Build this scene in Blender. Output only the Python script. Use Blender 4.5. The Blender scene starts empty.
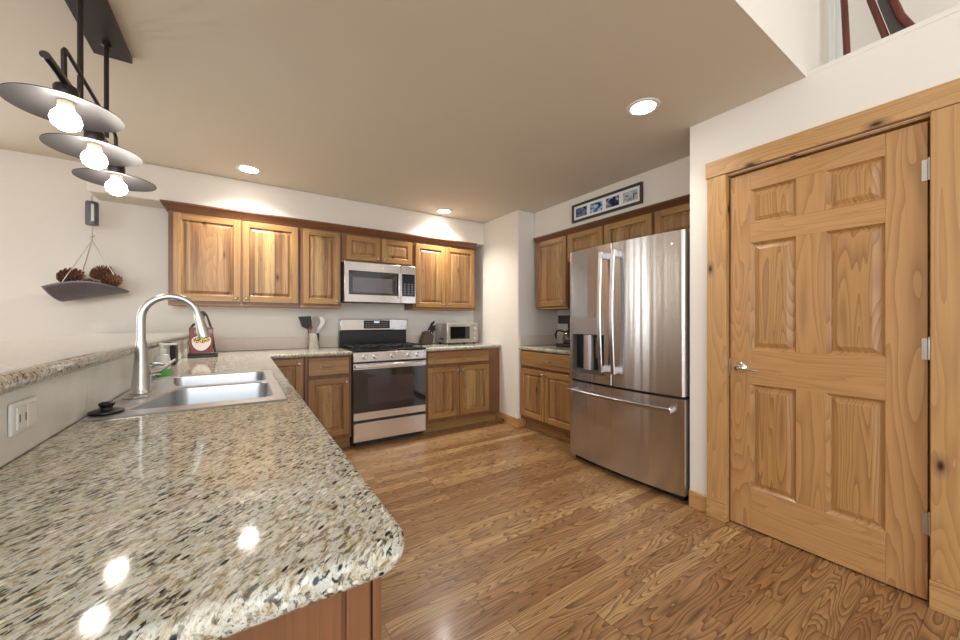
import bpy, math, random
from mathutils import Vector, Matrix
random.seed(7)
scene = bpy.context.scene
COL = scene.collection
R = math.radians
PI = math.pi

# ------------------------------------------------------------------ camera, world, light, exposure
cam_d = bpy.data.cameras.new('camera')
cam_d.sensor_width = 36.0
cam_d.lens = 36.0 * 362.6 / 960.0
cam_d.shift_y = 0.00113
cam_d.clip_start = 0.05
cam = bpy.data.objects.new('camera', cam_d)
COL.objects.link(cam)
cam.location = (0, 0, 1.194)
cam.rotation_euler = (R(90), 0, -R(33.23))
scene.camera = cam

scene.view_settings.view_transform = 'Standard'
scene.view_settings.look = 'None'
scene.view_settings.gamma = 1.0
scene.view_settings.use_curve_mapping = False
scene.view_settings.exposure = 0.15
scene.cycles.use_denoising = True
scene.cycles.max_bounces = 8
scene.cycles.diffuse_bounces = 5
scene.cycles.sample_clamp_indirect = 6.0

world = bpy.data.worlds.new('world')
scene.world = world
world.use_nodes = True
bg = world.node_tree.nodes['Background']
bg.inputs[0].default_value = (0.80, 0.90, 1.0, 1)
bg.inputs[1].default_value = 1.6


def area_light(name, loc, rot, sx, sy, power, color):
    d = bpy.data.lights.new(name, 'AREA')
    d.shape = 'RECTANGLE'
    d.size = sx
    d.size_y = sy
    d.energy = power
    d.color = color
    o = bpy.data.objects.new(name, d)
    COL.objects.link(o)
    o.location = loc
    o.rotation_euler = rot
    return o


DAY = (0.90, 0.96, 1.0)
# daylight lamps at unseen great-room windows behind and to the left of the camera
REAR_WINDOWS = [(-4.7, -2.0), (-1.5, 1.3)]                       # x ranges on the rear wall
LEFT_WINDOWS = [(-3.4, -2.2), (-1.6, -0.4)]                      # y ranges on the left wall
ADDED_BACK_WINDOWS = [(-2.02, -1.90), (-2.62, -2.40), (-3.35, -3.05)]  # x ranges of slits added out of view to streak the refrigerator with light
for a, b in REAR_WINDOWS:
    area_light('unseen_window_light', ((a + b) / 2, -4.02, 2.15), (R(90), 0, 0), b - a, 3.5, (15 if a < -2 else 34) * (b - a), DAY)
for a, b in LEFT_WINDOWS:
    area_light('unseen_window_light', (-5.02, (a + b) / 2, 1.45), (R(90), 0, -R(90)), b - a, 1.9, 26 * (b - a), DAY)
for a, b in ADDED_BACK_WINDOWS:
    area_light('unseen_window_light', ((a + b) / 2, 4.10, 1.25), (R(90), 0, R(180)), b - a, 2.1, 85 * (b - a), DAY)  # lamps in the added slits, mirrored as streaks in the refrigerator steel


# ------------------------------------------------------------------ helpers
def srgb(r, g, b):
    def f(c):
        c /= 255.0
        return c / 12.92 if c <= 0.04045 else ((c + 0.055) / 1.055) ** 2.4
    return (f(r), f(g), f(b), 1.0)


def nmat(name):
    m = bpy.data.materials.new(name)
    m.use_nodes = True
    nt = m.node_tree
    return m, nt, nt.nodes, nt.links, nt.nodes['Principled BSDF']


def plain(name, col, rough=0.5, metal=0.0, spec=0.5, noise=0.06, nscale=30.0, bump=0.0, coat=0.0):
    """A procedural material: a base colour with slight noise variation."""
    m, nt, N, L, P = nmat(name)
    tc = N.new('ShaderNodeTexCoord')
    nz = N.new('ShaderNodeTexNoise')
    nz.inputs['Scale'].default_value = nscale
    nz.inputs['Detail'].default_value = 4
    L.new(tc.outputs['Object'], nz.inputs['Vector'])
    mx = N.new('ShaderNodeMix')
    mx.data_type = 'RGBA'
    mx.inputs[6].default_value = tuple(c * (1 - noise) for c in col[:3]) + (1,)
    mx.inputs[7].default_value = tuple(min(1, c * (1 + noise)) for c in col[:3]) + (1,)
    L.new(nz.outputs[0], mx.inputs[0])
    L.new(mx.outputs[2], P.inputs['Base Color'])
    P.inputs['Roughness'].default_value = rough
    P.inputs['Metallic'].default_value = metal
    P.inputs['Specular IOR Level'].default_value = spec
    P.inputs['Coat Weight'].default_value = coat
    if bump:
        b = N.new('ShaderNodeBump')
        b.inputs['Strength'].default_value = bump
        b.inputs['Distance'].default_value = 0.002
        L.new(nz.outputs[0], b.inputs['Height'])
        L.new(b.outputs[0], P.inputs['Normal'])
    return m


def math_node(N, L, op, a, b=None, c=None):
    n = N.new('ShaderNodeMath')
    n.operation = op
    for i, v in enumerate((a, b, c)):
        if v is None:
            continue
        if isinstance(v, (int, float)):
            n.inputs[i].default_value = v
        else:
            L.new(v, n.inputs[i])
    return n.outputs[0]


def mixc(N, L, fac, a, b, mode='MIX'):
    n = N.new('ShaderNodeMix')
    n.data_type = 'RGBA'
    n.blend_type = mode
    n.clamp_factor = True
    for i, v in ((0, fac), (6, a), (7, b)):
        if isinstance(v, (int, float)):
            n.inputs[i].default_value = v
        elif isinstance(v, tuple):
            n.inputs[i].default_value = v
        else:
            L.new(v, n.inputs[i])
    return n.outputs[2]


def ramp(N, L, fac, stops, interp='LINEAR'):
    n = N.new('ShaderNodeValToRGB')
    n.color_ramp.interpolation = interp
    el = n.color_ramp.elements
    while len(el) < len(stops):
        el.new(0.5)
    for e, (p, c) in zip(el, stops):
        e.position = p
        e.color = c if len(c) == 4 else tuple(c) + (1,)
    L.new(fac, n.inputs[0])
    return n.outputs[0]


def gray(v):
    return (v, v, v, 1)


def noise(N, L, vec, scale=1.0, detail=2.0, rough=0.5, dist=0.0):
    n = N.new('ShaderNodeTexNoise')
    n.inputs['Scale'].default_value = scale
    n.inputs['Detail'].default_value = detail
    n.inputs['Roughness'].default_value = rough
    n.inputs['Distortion'].default_value = dist
    L.new(vec, n.inputs['Vector'])
    return n.outputs[0]


def wood(name, along, light, mid, dark, board=0.09, length=0.0, fs=(9.0, 0.9), rings=9.0, ring_amt=0.5,
         tone=0.6, fiber=0.25, knots=0.0, streak=0.0, streak_col=None, gap=0.0, rough=0.38, coat=0.0, knot_scale=3.0,
         sharp=2.0, per_object=True, bump=0.05, red=None):
    m, nt, N, L, P = nmat(name)
    M = lambda op, a, b=None, c=None: math_node(N, L, op, a, b, c)
    tc = N.new('ShaderNodeTexCoord')
    sp = N.new('ShaderNodeSeparateXYZ')
    L.new(tc.outputs['Object'], sp.inputs[0])
    x, y, z = sp.outputs
    if along == 'z':
        A, B = z, M('ADD', x, y)
    elif along == 'h':
        A, B = M('ADD', x, y), z
    elif along == 'x':
        A, B = x, y
    else:
        A, B = y, x
    if per_object:
        oi = N.new('ShaderNodeObjectInfo')
        r = oi.outputs['Random']
    else:
        r = M('ADD', 0.37, 0.0)
    bpos = M('ADD', M('DIVIDE', B, board), M('MULTIPLY', r, 7.31))
    row = M('FLOOR', bpos)
    wn = N.new('ShaderNodeTexWhiteNoise')
    wn.noise_dimensions = '1D'
    L.new(M('ADD', row, M('MULTIPLY', r, 91.7)), wn.inputs['W'])
    rnd = wn.outputs['Value']
    apos = None
    if length:
        apos = M('ADD', M('DIVIDE', A, length), M('MULTIPLY', rnd, 11.7))
        colm = M('FLOOR', apos)
        wn2 = N.new('ShaderNodeTexWhiteNoise')
        wn2.noise_dimensions = '2D'
        cv = N.new('ShaderNodeCombineXYZ')
        L.new(row, cv.inputs[0])
        L.new(colm, cv.inputs[1])
        L.new(cv.outputs[0], wn2.inputs['Vector'])
        rnd = wn2.outputs['Value']
    offA = M('MULTIPLY', rnd, 31.0)
    offC = M('ADD', M('MULTIPLY', rnd, 17.0), M('MULTIPLY', r, 23.0))

    def vec(sb, sa):
        c = N.new('ShaderNodeCombineXYZ')
        L.new(M('MULTIPLY', B, sb), c.inputs[0])
        L.new(M('ADD', M('MULTIPLY', A, sa), offA), c.inputs[1])
        L.new(offC, c.inputs[2])
        return c.outputs[0]
    n1 = noise(N, L, vec(*fs), 1.0, 1.5, 0.45, 0.25)
    f = M('FRACT', M('MULTIPLY', n1, rings))
    saw = M('POWER', f, sharp)                               # asymmetric growth rings
    fib = noise(N, L, vec(260, 7), 1.0, 3.0, 0.6)
    fib2 = noise(N, L, vec(60, 1.6), 1.0, 3.0, 0.6)
    base = mixc(N, L, M('MULTIPLY', rnd, tone), light, mid)
    if red:
        w3 = N.new('ShaderNodeTexWhiteNoise')
        w3.noise_dimensions = '1D'
        L.new(M('MULTIPLY', rnd, 977.0), w3.inputs['W'])
        base = mixc(N, L, M('MULTIPLY', w3.outputs['Value'], 0.7), base, red)
    c1 = mixc(N, L, M('MULTIPLY', saw, ring_amt), base, dark)
    f2 = ramp(N, L, fib2, [(0.35, gray(0)), (0.7, gray(1))])
    c2 = mixc(N, L, M('MULTIPLY', f2, fiber), c1, dark)
    f1 = ramp(N, L, fib, [(0.5, gray(0)), (0.75, gray(1))])
    c3 = mixc(N, L, M('MULTIPLY', f1, fiber), c2, dark)
    if streak:
        st = noise(N, L, vec(22, 0.75), 1.0, 3.0, 0.55, 0.3)
        s1 = ramp(N, L, st, [(0.52, gray(0)), (0.66, gray(1))])
        c3 = mixc(N, L, M('MULTIPLY', s1, streak), c3, streak_col or dark)
    if knots:
        vo = N.new('ShaderNodeTexVoronoi')
        vo.voronoi_dimensions = '2D'
        vo.inputs['Scale'].default_value = 1.0
        L.new(vec(knot_scale * 2.2, knot_scale), vo.inputs['Vector'])
        ws = N.new('ShaderNodeSeparateColor')
        L.new(vo.outputs['Color'], ws.inputs[0])
        gate = M('LESS_THAN', ws.outputs[0], knots)
        kk = ramp(N, L, vo.outputs['Distance'], [(0.03, gray(1)), (0.10, gray(0.35)), (0.2, gray(0))])
        c3 = mixc(N, L, M('MULTIPLY', kk, gate), c3, srgb(52, 26, 12))
    if gap:
        fb = M('FRACT', bpos)
        g = M('LESS_THAN', fb, gap)
        if apos is not None:
            g = M('MAXIMUM', g, M('LESS_THAN', M('FRACT', apos), 0.0022))
        c3 = mixc(N, L, M('MULTIPLY', g, 0.65), c3, srgb(60, 34, 16))
    L.new(c3, P.inputs['Base Color'])
    P.inputs['Roughness'].default_value = rough
    P.inputs['Coat Weight'].default_value = coat
    P.inputs['Coat Roughness'].default_value = 0.15
    if bump:
        b = N.new('ShaderNodeBump')
        b.inputs['Strength'].default_value = bump
        b.inputs['Distance'].default_value = 0.002
        L.new(M('SUBTRACT', 1.0, saw), b.inputs['Height'])
        L.new(b.outputs[0], P.inputs['Normal'])
    return m


def granite(name, warm=1.0):
    m, nt, N, L, P = nmat(name)
    M = lambda op, a, b=None, c=None: math_node(N, L, op, a, b, c)
    tc = N.new('ShaderNodeTexCoord')
    mp = N.new('ShaderNodeMapping')
    mp.vector_type = 'TEXTURE'
    mp.inputs['Rotation'].default_value = (0, 0, R(48))
    mp.inputs['Scale'].default_value = (0.95, 0.40, 0.6)
    L.new(tc.outputs['Object'], mp.inputs[0])
    v = mp.outputs[0]
    n_big = noise(N, L, v, 9, 4, 0.6, 0.4)
    n_mid = noise(N, L, v, 46, 5, 0.65, 0.6)
    n_fin = noise(N, L, v, 130, 3, 0.6)
    n_drk = noise(N, L, v, 68, 3, 0.55, 0.5)
    cream = srgb(216, 213, 200)
    pale = srgb(196, 199, 190)
    gold = srgb(180, 164, 130)
    tan = srgb(122, 100, 72)
    base = mixc(N, L, ramp(N, L, n_big, [(0.40, gray(0)), (0.62, gray(1))]), cream, pale)
    c = mixc(N, L, ramp(N, L, n_mid, [(0.47, gray(0)), (0.60, gray(0.9))]), base, gold)
    c = mixc(N, L, ramp(N, L, n_mid, [(0.60, gray(0)), (0.68, gray(0.85))]), c, tan)
    c = mixc(N, L, ramp(N, L, n_fin, [(0.56, gray(0)), (0.66, gray(0.7))]), c, srgb(120, 108, 92))
    clump = ramp(N, L, n_big, [(0.36, gray(0.35)), (0.6, gray(1))])
    d = ramp(N, L, n_drk, [(0.535, gray(0)), (0.60, gray(1))])
    c = mixc(N, L, M('MULTIPLY', d, clump), c, srgb(58, 50, 42))
    vo = N.new('ShaderNodeTexVoronoi')
    vo.inputs['Scale'].default_value = 58
    L.new(v, vo.inputs['Vector'])
    sc = N.new('ShaderNodeSeparateColor')
    L.new(vo.outputs['Color'], sc.inputs[0])
    gate = M('LESS_THAN', sc.outputs[0], 0.10)
    kk = ramp(N, L, vo.outputs['Distance'], [(0.30, gray(1)), (0.48, gray(0))])
    c = mixc(N, L, M('MULTIPLY', kk, gate), c, srgb(38, 34, 40))
    gate2 = M('GREATER_THAN', sc.outputs[1], 0.86)
    c = mixc(N, L, M('MULTIPLY', M('MULTIPLY', kk, gate2), 0.8), c, srgb(240, 238, 228))
    L.new(c, P.inputs['Base Color'])
    P.inputs['Roughness'].default_value = 0.07
    P.inputs['Specular IOR Level'].default_value = 0.28
    return m


def steel(name, col=(0.62, 0.60, 0.585, 1), rough=0.24, aniso=0.0, wavy=0.0, brush='h', brush_amt=0.06):
    m, nt, N, L, P = nmat(name)
    tc = N.new('ShaderNodeTexCoord')
    mp = N.new('ShaderNodeMapping')
    mp.inputs['Scale'].default_value = (1.5, 1.5, 420) if brush == 'h' else (420, 420, 1.5)
    L.new(tc.outputs['Object'], mp.inputs[0])
    nz = noise(N, L, mp.outputs[0], 1.0, 3, 0.6)
    c = mixc(N, L, nz, tuple(v * 0.93 for v in col[:3]) + (1,), tuple(min(1, v * 1.06) for v in col[:3]) + (1,))
    L.new(c, P.inputs['Base Color'])
    P.inputs['Metallic'].default_value = 1.0
    P.inputs['Roughness'].default_value = rough
    b = N.new('ShaderNodeBump')
    b.inputs['Strength'].default_value = brush_amt
    b.inputs['Distance'].default_value = 0.0006
    L.new(nz, b.inputs['Height'])
    last = b.outputs[0]
    if wavy:
        mp2 = N.new('ShaderNodeMapping')
        mp2.inputs['Scale'].default_value = (16, 16, 0.35)
        L.new(tc.outputs['Object'], mp2.inputs[0])
        n2 = noise(N, L, mp2.outputs[0], 1.0, 1.0, 0.4)
        b2 = N.new('ShaderNodeBump')
        b2.inputs['Strength'].default_value = wavy
        b2.inputs['Distance'].default_value = 0.01
        L.new(n2, b2.inputs['Height'])
        L.new(last, b2.inputs['Normal'])
        last = b2.outputs[0]
    L.new(last, P.inputs['Normal'])
    if aniso:
        P.inputs['Anisotropic'].default_value = aniso
        tg = N.new('ShaderNodeCombineXYZ')
        tg.inputs[2].default_value = 1.0
        L.new(tg.outputs[0], P.inputs['Tangent'])
    return m


def glow(name, col, strength):
    m, nt, N, L, P = nmat(name)
    N.remove(P)
    e = N.new('ShaderNodeEmission')
    e.inputs[0].default_value = col
    e.inputs[1].default_value = strength
    L.new(e.outputs[0], N['Material Output'].inputs[0])
    return m


class MB:
    """Collects faces in world coordinates; build() links them as ONE mesh object."""

    def __init__(s, T=None):
        s.v, s.f, s.mi = [], [], []
        s.T = T

    def _add(s, vs, fs, m=0):
        o = len(s.v)
        s.v += [tuple(s.T(*p)) if s.T else tuple(p) for p in vs]
        for f in fs:
            s.f.append(tuple(i + o for i in f))
            s.mi.append(m)

    def box(s, x0, x1, y0, y1, z0, z1, m=0):
        vs = [(x, y, z) for z in (z0, z1) for y in (y0, y1) for x in (x0, x1)]
        s._add(vs, [(0, 2, 3, 1), (4, 5, 7, 6), (0, 1, 5, 4), (2, 6, 7, 3), (0, 4, 6, 2), (1, 3, 7, 5)], m)
        return s

    def prism(s, poly, z0, z1, m=0):
        n = len(poly)
        vs = [(x, y, z0) for x, y in poly] + [(x, y, z1) for x, y in poly]
        fs = [tuple(range(n))[::-1], tuple(range(n, 2 * n))]
        fs += [(i, (i + 1) % n, n + (i + 1) % n, n + i) for i in range(n)]
        s._add(vs, fs, m)
        return s

    def tube(s, pts, r, seg=12, m=0, caps=True):
        pts = [Vector(p) for p in pts]
        n = len(pts)
        rr = r if isinstance(r, (list, tuple)) else [r] * n
        vs, fs = [], []
        t0 = (pts[1] - pts[0]).normalized()
        up = Vector((0, 0, 1)) if abs(t0.z) < 0.9 else Vector((1, 0, 0))
        nrm = t0.cross(up).normalized()
        for i in range(n):
            if i == 0:
                t = pts[1] - pts[0]
            elif i == n - 1:
                t = pts[-1] - pts[-2]
            else:
                t = (pts[i + 1] - pts[i]).normalized() + (pts[i] - pts[i - 1]).normalized()
            t.normalize()
            nrm = (nrm - t * nrm.dot(t))
            nrm.normalize()
            bn = t.cross(nrm)
            for k in range(seg):
                a = 2 * PI * k / seg
                vs.append(pts[i] + (nrm * math.cos(a) + bn * math.sin(a)) * rr[i])
        for i in range(n - 1):
            for k in range(seg):
                k2 = (k + 1) % seg
                fs.append((i * seg + k, i * seg + k2, (i + 1) * seg + k2, (i + 1) * seg + k))
        if caps:
            fs.append(tuple(range(seg))[::-1])
            fs.append(tuple(range((n - 1) * seg, n * seg)))
        s._add(vs, fs, m)
        return s

    def lathe(s, c, prof, seg=24, m=0, axis=(0, 0, 1), close=True):
        """prof: list of (radius, height along the axis from c)."""
        c = Vector(c)
        ax = Vector(axis).normalized()
        up = Vector((0, 0, 1)) if abs(ax.z) < 0.9 else Vector((1, 0, 0))
        e1 = ax.cross(up).normalized()
        e2 = ax.cross(e1)
        vs, fs = [], []
        for r, h in prof:
            for k in range(seg):
                a = 2 * PI * k / seg
                vs.append(c + ax * h + (e1 * math.cos(a) + e2 * math.sin(a)) * r)
        n = len(prof)
        for i in range(n - 1):
            for k in range(seg):
                k2 = (k + 1) % seg
                fs.append((i * seg + k, i * seg + k2, (i + 1) * seg + k2, (i + 1) * seg + k))
        if close:
            fs.append(tuple(range(seg))[::-1])
            fs.append(tuple(range((n - 1) * seg, n * seg)))
        s._add(vs, fs, m)
        return s

    def rings(s, u0, u1, v0, v1, prof, m=0):
        """Concentric rectangles (inset, n): a moulded rectangular panel facing +n."""
        vs, fs = [], []
        for d, n in prof:
            vs += [(u0 + d, v0 + d, n), (u1 - d, v0 + d, n), (u1 - d, v1 - d, n), (u0 + d, v1 - d, n)]
        for i in range(len(prof) - 1):
            for k in range(4):
                k2 = (k + 1) % 4
                fs.append((i * 4 + k, i * 4 + k2, i * 4 + 4 + k2, i * 4 + 4 + k))
        b = (len(prof) - 1) * 4
        fs.append((b, b + 1, b + 2, b + 3))
        s._add(vs, fs, m)
        return s

    def surf(s, fn, nu, nv, m=0, closed_u=False):
        vs = [fn(i / nu, j / nv) for j in range(nv + 1) for i in range(nu + 1)]
        fs = [(j * (nu + 1) + i, j * (nu + 1) + i + 1, (j + 1) * (nu + 1) + i + 1, (j + 1) * (nu + 1) + i)
              for j in range(nv) for i in range(nu)]
        s._add(vs, fs, m)
        return s

    def build(s, name, mats, parent=None, bevel=0.0, smooth=True, seg=2, solid=0.0, sub=0):
        if not isinstance(mats, (list, tuple)):
            mats = [mats]
        base = Vector((0, 0, 0))
        if parent is not None:
            base = world_loc(parent)
        else:
            xs, ys, zs = zip(*s.v)
            base = Vector(((min(xs) + max(xs)) / 2, (min(ys) + max(ys)) / 2, min(zs)))
        me = bpy.data.meshes.new(name)
        me.from_pydata([tuple(Vector(p) - base) for p in s.v], [], s.f)
        for mt in mats:
            me.materials.append(mt)
        me.polygons.foreach_set('material_index', s.mi)
        if smooth:
            me.polygons.foreach_set('use_smooth', [True] * len(me.polygons))
            me.set_sharp_from_angle(angle=R(38))
        me.update()
        import bmesh
        bm = bmesh.new()
        bm.from_mesh(me)
        bmesh.ops.recalc_face_normals(bm, faces=bm.faces)
        bm.to_mesh(me)
        bm.free()
        o = bpy.data.objects.new(name, me)
        COL.objects.link(o)
        if parent is not None:
            o.parent = parent
        else:
            o.location = base
        if solid:
            md = o.modifiers.new('thickness', 'SOLIDIFY')
            md.thickness = solid
            md.offset = 0
        if bevel:
            md = o.modifiers.new('bevel', 'BEVEL')
            md.width = bevel
            md.segments = seg
            md.limit_method = 'ANGLE'
            md.angle_limit = R(40)
        if sub:
            md = o.modifiers.new('sub', 'SUBSURF')
            md.levels = md.render_levels = sub
        return o


def world_loc(o):
    l = Vector(o.location)
    while o.parent is not None:
        o = o.parent
        l = l + Vector(o.location)
    return l


def tag(o, label, cat, group=None):
    o['label'] = label
    o['category'] = cat
    if group:
        o['group'] = group
    return o


def thing(name, label, cat, loc, group=None):
    o = bpy.data.objects.new(name, None)
    o.empty_display_size = 0.05
    COL.objects.link(o)
    o.location = loc
    return tag(o, label, cat, group)


def struct(name, mb, m, parent=None, label=None, bevel=0.0):
    o = mb.build(name, m, parent, bevel=bevel)
    if parent is None:
        o['kind'] = 'structure'
        if label:
            o['label'] = label
            o['category'] = name.split('_')[0]
    return o


def copy_tree(o, parent=None):
    c = o.copy()
    COL.objects.link(c)
    c.parent = parent
    for ch in [q for q in bpy.data.objects if q.parent == o]:
        copy_tree(ch, c)
    return c


# ------------------------------------------------------------------ materials
WALL = plain('wall_paint', srgb(231, 224, 214), 0.75, noise=0.015, nscale=60, bump=0.06, spec=0.25)
CEIL_SHADED = plain('ceiling_paint_shaded', srgb(221, 213, 199), 0.7, noise=0.02, nscale=3, bump=0.03, spec=0.35)  # wall paint made darker: the ceiling's shade is put into the colour
FLOOR = wood('oak_floor', 'x', srgb(212, 174, 122), srgb(172, 128, 82), srgb(80, 50, 27), board=0.083, length=1.15,
             fs=(13.0, 1.5), rings=17, ring_amt=0.80, tone=0.85, fiber=0.32, gap=0.022, rough=0.36, coat=0.12, sharp=2.2,
             per_object=False, red=srgb(140, 94, 60), bump=0.03)
CABARGS = dict(tone=0.8, rings=11.0, ring_amt=0.30, fiber=0.36, knots=0.13, rough=0.40, coat=0.05, knot_scale=3.4, streak=0.6,
               streak_col=srgb(70, 40, 24), red=srgb(150, 100, 64))
CABV = wood('hickory_upright', 'z', srgb(200, 164, 108), srgb(162, 120, 72), srgb(92, 58, 32), board=0.075, **CABARGS)
CABH = wood('hickory_crosswise', 'h', srgb(198, 162, 108), srgb(162, 120, 72), srgb(92, 58, 32), board=0.09, **CABARGS)
FRAMEARGS = dict(rings=4.0, ring_amt=0.25, fiber=0.3, knots=0.0, rough=0.38, coat=0.1, streak=0.3, streak_col=srgb(92, 52, 28))
CABFV = wood('hickory_frame_upright', 'z', srgb(178, 136, 82), srgb(152, 110, 64), srgb(88, 54, 30), board=0.2, **FRAMEARGS)
CABFH = wood('hickory_frame_crosswise', 'h', srgb(178, 136, 82), srgb(152, 110, 64), srgb(88, 54, 30), board=0.2, **FRAMEARGS)
CABBODY = wood('hickory_body', 'z', srgb(142, 96, 62), srgb(122, 78, 48), srgb(74, 42, 26), board=0.3, **FRAMEARGS)
CROWN = wood('dark_stained_crown', 'h', srgb(124, 80, 50), srgb(106, 66, 40), srgb(64, 36, 20), board=0.3, rings=4, ring_amt=0.25,
             fiber=0.3, rough=0.4)
PINEARGS = dict(rings=17.0, ring_amt=0.42, fiber=0.12, tone=0.35, rough=0.4, coat=0.1, sharp=2.2, bump=0.03)
PINEV = wood('pine_upright', 'z', srgb(196, 150, 98), srgb(180, 132, 80), srgb(116, 74, 38), board=0.3, fs=(7.5, 0.75), **PINEARGS)
PINEP = wood('pine_panel', 'z', srgb(188, 142, 88), srgb(174, 126, 74), srgb(104, 64, 32), board=0.6, fs=(11.0, 0.9),
             rings=20.0, ring_amt=0.52, fiber=0.12, tone=0.35, rough=0.4, coat=0.1, sharp=2.2, bump=0.03)
PINEH = wood('pine_crosswise', 'h', srgb(194, 148, 96), srgb(178, 130, 80), srgb(122, 80, 42), board=0.4, fs=(13, 0.7),
             rings=16.0, ring_amt=0.34, fiber=0.12, tone=0.35, rough=0.4, coat=0.1, sharp=2.2, bump=0.03)
TRIMV = wood('knotty_pine_trim_upright', 'z', srgb(200, 156, 102), srgb(184, 138, 86), srgb(128, 84, 46), board=0.5, fs=(9, 0.8),
             rings=15, ring_amt=0.36, fiber=0.12, tone=0.3, knots=0.3, knot_scale=3.2, rough=0.42, coat=0.1, bump=0.02)
TRIMH = wood('knotty_pine_trim_crosswise', 'h', srgb(200, 156, 102), srgb(184, 138, 86), srgb(128, 84, 46), board=0.5, fs=(9, 0.8),
             rings=15, ring_amt=0.36, fiber=0.12, tone=0.3, knots=0.3, knot_scale=3.2, rough=0.42, coat=0.1, bump=0.02)
GRANITE = granite('speckled_granite')
MARBLE = plain('cream_stone_tile', srgb(234, 233, 228), 0.25, noise=0.14, nscale=8, spec=0.5)
SPLASH = plain('pink_cream_stone', srgb(222, 206, 192), 0.35, noise=0.08, nscale=14, spec=0.45)
FRIDGE_STEEL = steel('brushed_fridge_steel', (0.60, 0.565, 0.54, 1), 0.23, aniso=0.93, wavy=0.30)
STEEL = steel('brushed_steel', (0.74, 0.73, 0.74, 1), 0.24, aniso=0.5)
SINK_STEEL = steel('satin_sink_steel', (0.56, 0.575, 0.60, 1), 0.34, brush_amt=0.02)
NICKEL = plain('brushed_nickel', (0.60, 0.59, 0.57, 1), 0.28, 1.0, noise=0.05, nscale=80)
CHROME = plain('polished_chrome', (0.80, 0.80, 0.80, 1), 0.12, 1.0, noise=0.02)
KNOB = plain('knob_nickel', (0.44, 0.37, 0.31, 1), 0.3, 1.0, noise=0.05)
BLACK = plain('black_enamel', srgb(24, 24, 26), 0.3, noise=0.1)
IRON = plain('cast_iron', srgb(34, 34, 36), 0.55, noise=0.15)
PLASTIC = plain('black_plastic', srgb(22, 22, 24), 0.4, noise=0.1)
DGLASS = plain('dark_oven_glass', srgb(26, 26, 29), 0.06, noise=0.1, spec=0.8, coat=0.4)
WINGLASS = plain('oven_window_glass', srgb(66, 54, 60), 0.08, noise=0.15, nscale=6, spec=0.8)
MWGLASS = plain('microwave_window', srgb(104, 102, 108), 0.1, noise=0.15, nscale=8, spec=0.8)
DARKSIDE = plain('dark_appliance_side', srgb(40, 38, 38), 0.5, noise=0.1)
BRONZE = plain('dark_bronze', srgb(62, 56, 56), 0.35, 0.7, noise=0.1)
SHADE_IN = plain('shade_pewter', (0.07, 0.063, 0.066, 1), 0.5, 0.5, noise=0.06)
WHITE = plain('white_plastic', srgb(236, 236, 234), 0.35, noise=0.02)
WHITE_TRIM = plain('white_trim_paint', srgb(236, 236, 232), 0.45, noise=0.02)
GALV = plain('galvanised_sheet', srgb(112, 108, 116), 0.42, 0.6, noise=0.22, nscale=40)
CONE = plain('pine_cone_brown', srgb(112, 72, 52), 0.8, noise=0.4, nscale=60)
GREY_DISPLAY = plain('display_black', srgb(30, 32, 36), 0.15, noise=0.1)
BULB = glow('lit_bulb', (1.0, 0.93, 0.82, 1), 42.0)
CANLIGHT = glow('lit_can_light', (1.0, 0.95, 0.86, 1), 30.0)

# ------------------------------------------------------------------ room shell
H = 2.448
YB = 4.12            # back wall
XD = 2.423           # wall with the door
struct('floor', MB().box(-5.2, 3.4, -4.2, 4.3, -0.1, 0.0), FLOOR)
c = MB().box(-5.0, 2.45, 0.646, YB, H, H + 0.15)
c.box(2.45, 3.35, 1.1, YB, H, H + 0.15)
struct('ceiling', c, CEIL_SHADED)
struct('ceiling_greatroom', MB().box(-5.2, 3.1, -4.2, 0.8, 4.3, 4.4), WALL)
struct('wall_above', MB().box(-5.0, 2.87, 0.639, 0.645, H, 4.3), WALL)

struct('wall_soffit_back', MB().box(-0.97, 2.59, 3.855, YB, 2.165, H), WALL, bevel=0.012)
struct('wall_pillar', MB().box(2.585, 3.35, 3.165, YB, 0, H), WALL, bevel=0.012)
struct('wall_right', MB().box(3.2, 3.32, 1.1, 3.165, 0, H), WALL)
struct('wall_soffit_right', MB().box(2.825, 3.2, 1.219, 3.165, 2.125, H), WALL, bevel=0.01)


def wall_with_holes(name, axis, c0, c1, u0, u1, z0, z1, holes, m):
    """axis 'x': the wall's plane is x = const; holes are (u0, u1, z0, z1)."""
    mb = MB()

    def put(a, b, lo, hi):
        if b - a < 1e-4 or hi - lo < 1e-4:
            return
        if axis == 'x':
            mb.box(c0, c1, a, b, lo, hi)
        else:
            mb.box(a, b, c0, c1, lo, hi)
    us = u0
    for a, b, lo, hi in sorted(holes):
        put(us, a, z0, z1)
        put(a, b, z0, lo)
        put(a, b, hi, z1)
        us = b
    put(us, u1, z0, z1)
    return struct(name, mb, m)


DY0, DY1 = 0.232, 1.002    # door opening
wall_with_holes('wall_door', 'x', XD, XD + 0.13, -4.2, 1.219, 0, H, [(DY0, DY1, 0, 2.065)], WALL)
struct('wall_return', MB().box(XD + 0.13, 3.2, 1.1, 1.219, 0, H), WALL)
struct('wall_ledge', MB().box(XD, 2.87, -4.2, 0.639, H + 0.001, H + 0.025), WALL)
struct('wall_ledge_rear', MB().box(2.872, 3.0, -4.2, 0.8, H + 0.021, 4.3), WALL)
struct('trim_ledge', MB().box(2.795, 2.825, 0.618, 0.639, H + 0.026, 4.3).box(2.838, 2.87, 0.585, 0.639, H + 0.026, 4.3), WHITE_TRIM)
wall_with_holes('wall_rear', 'y', -4.2, -4.06, -5.2, 3.0, 0, 4.3, [(a, b, 0.4, 3.9) for a, b in REAR_WINDOWS], WALL)
wall_with_holes('wall_left', 'x', -5.2, -5.06, -4.2, YB, 0, 4.3, [(a, b, 0.5, 2.4) for a, b in LEFT_WINDOWS], WALL)
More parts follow.
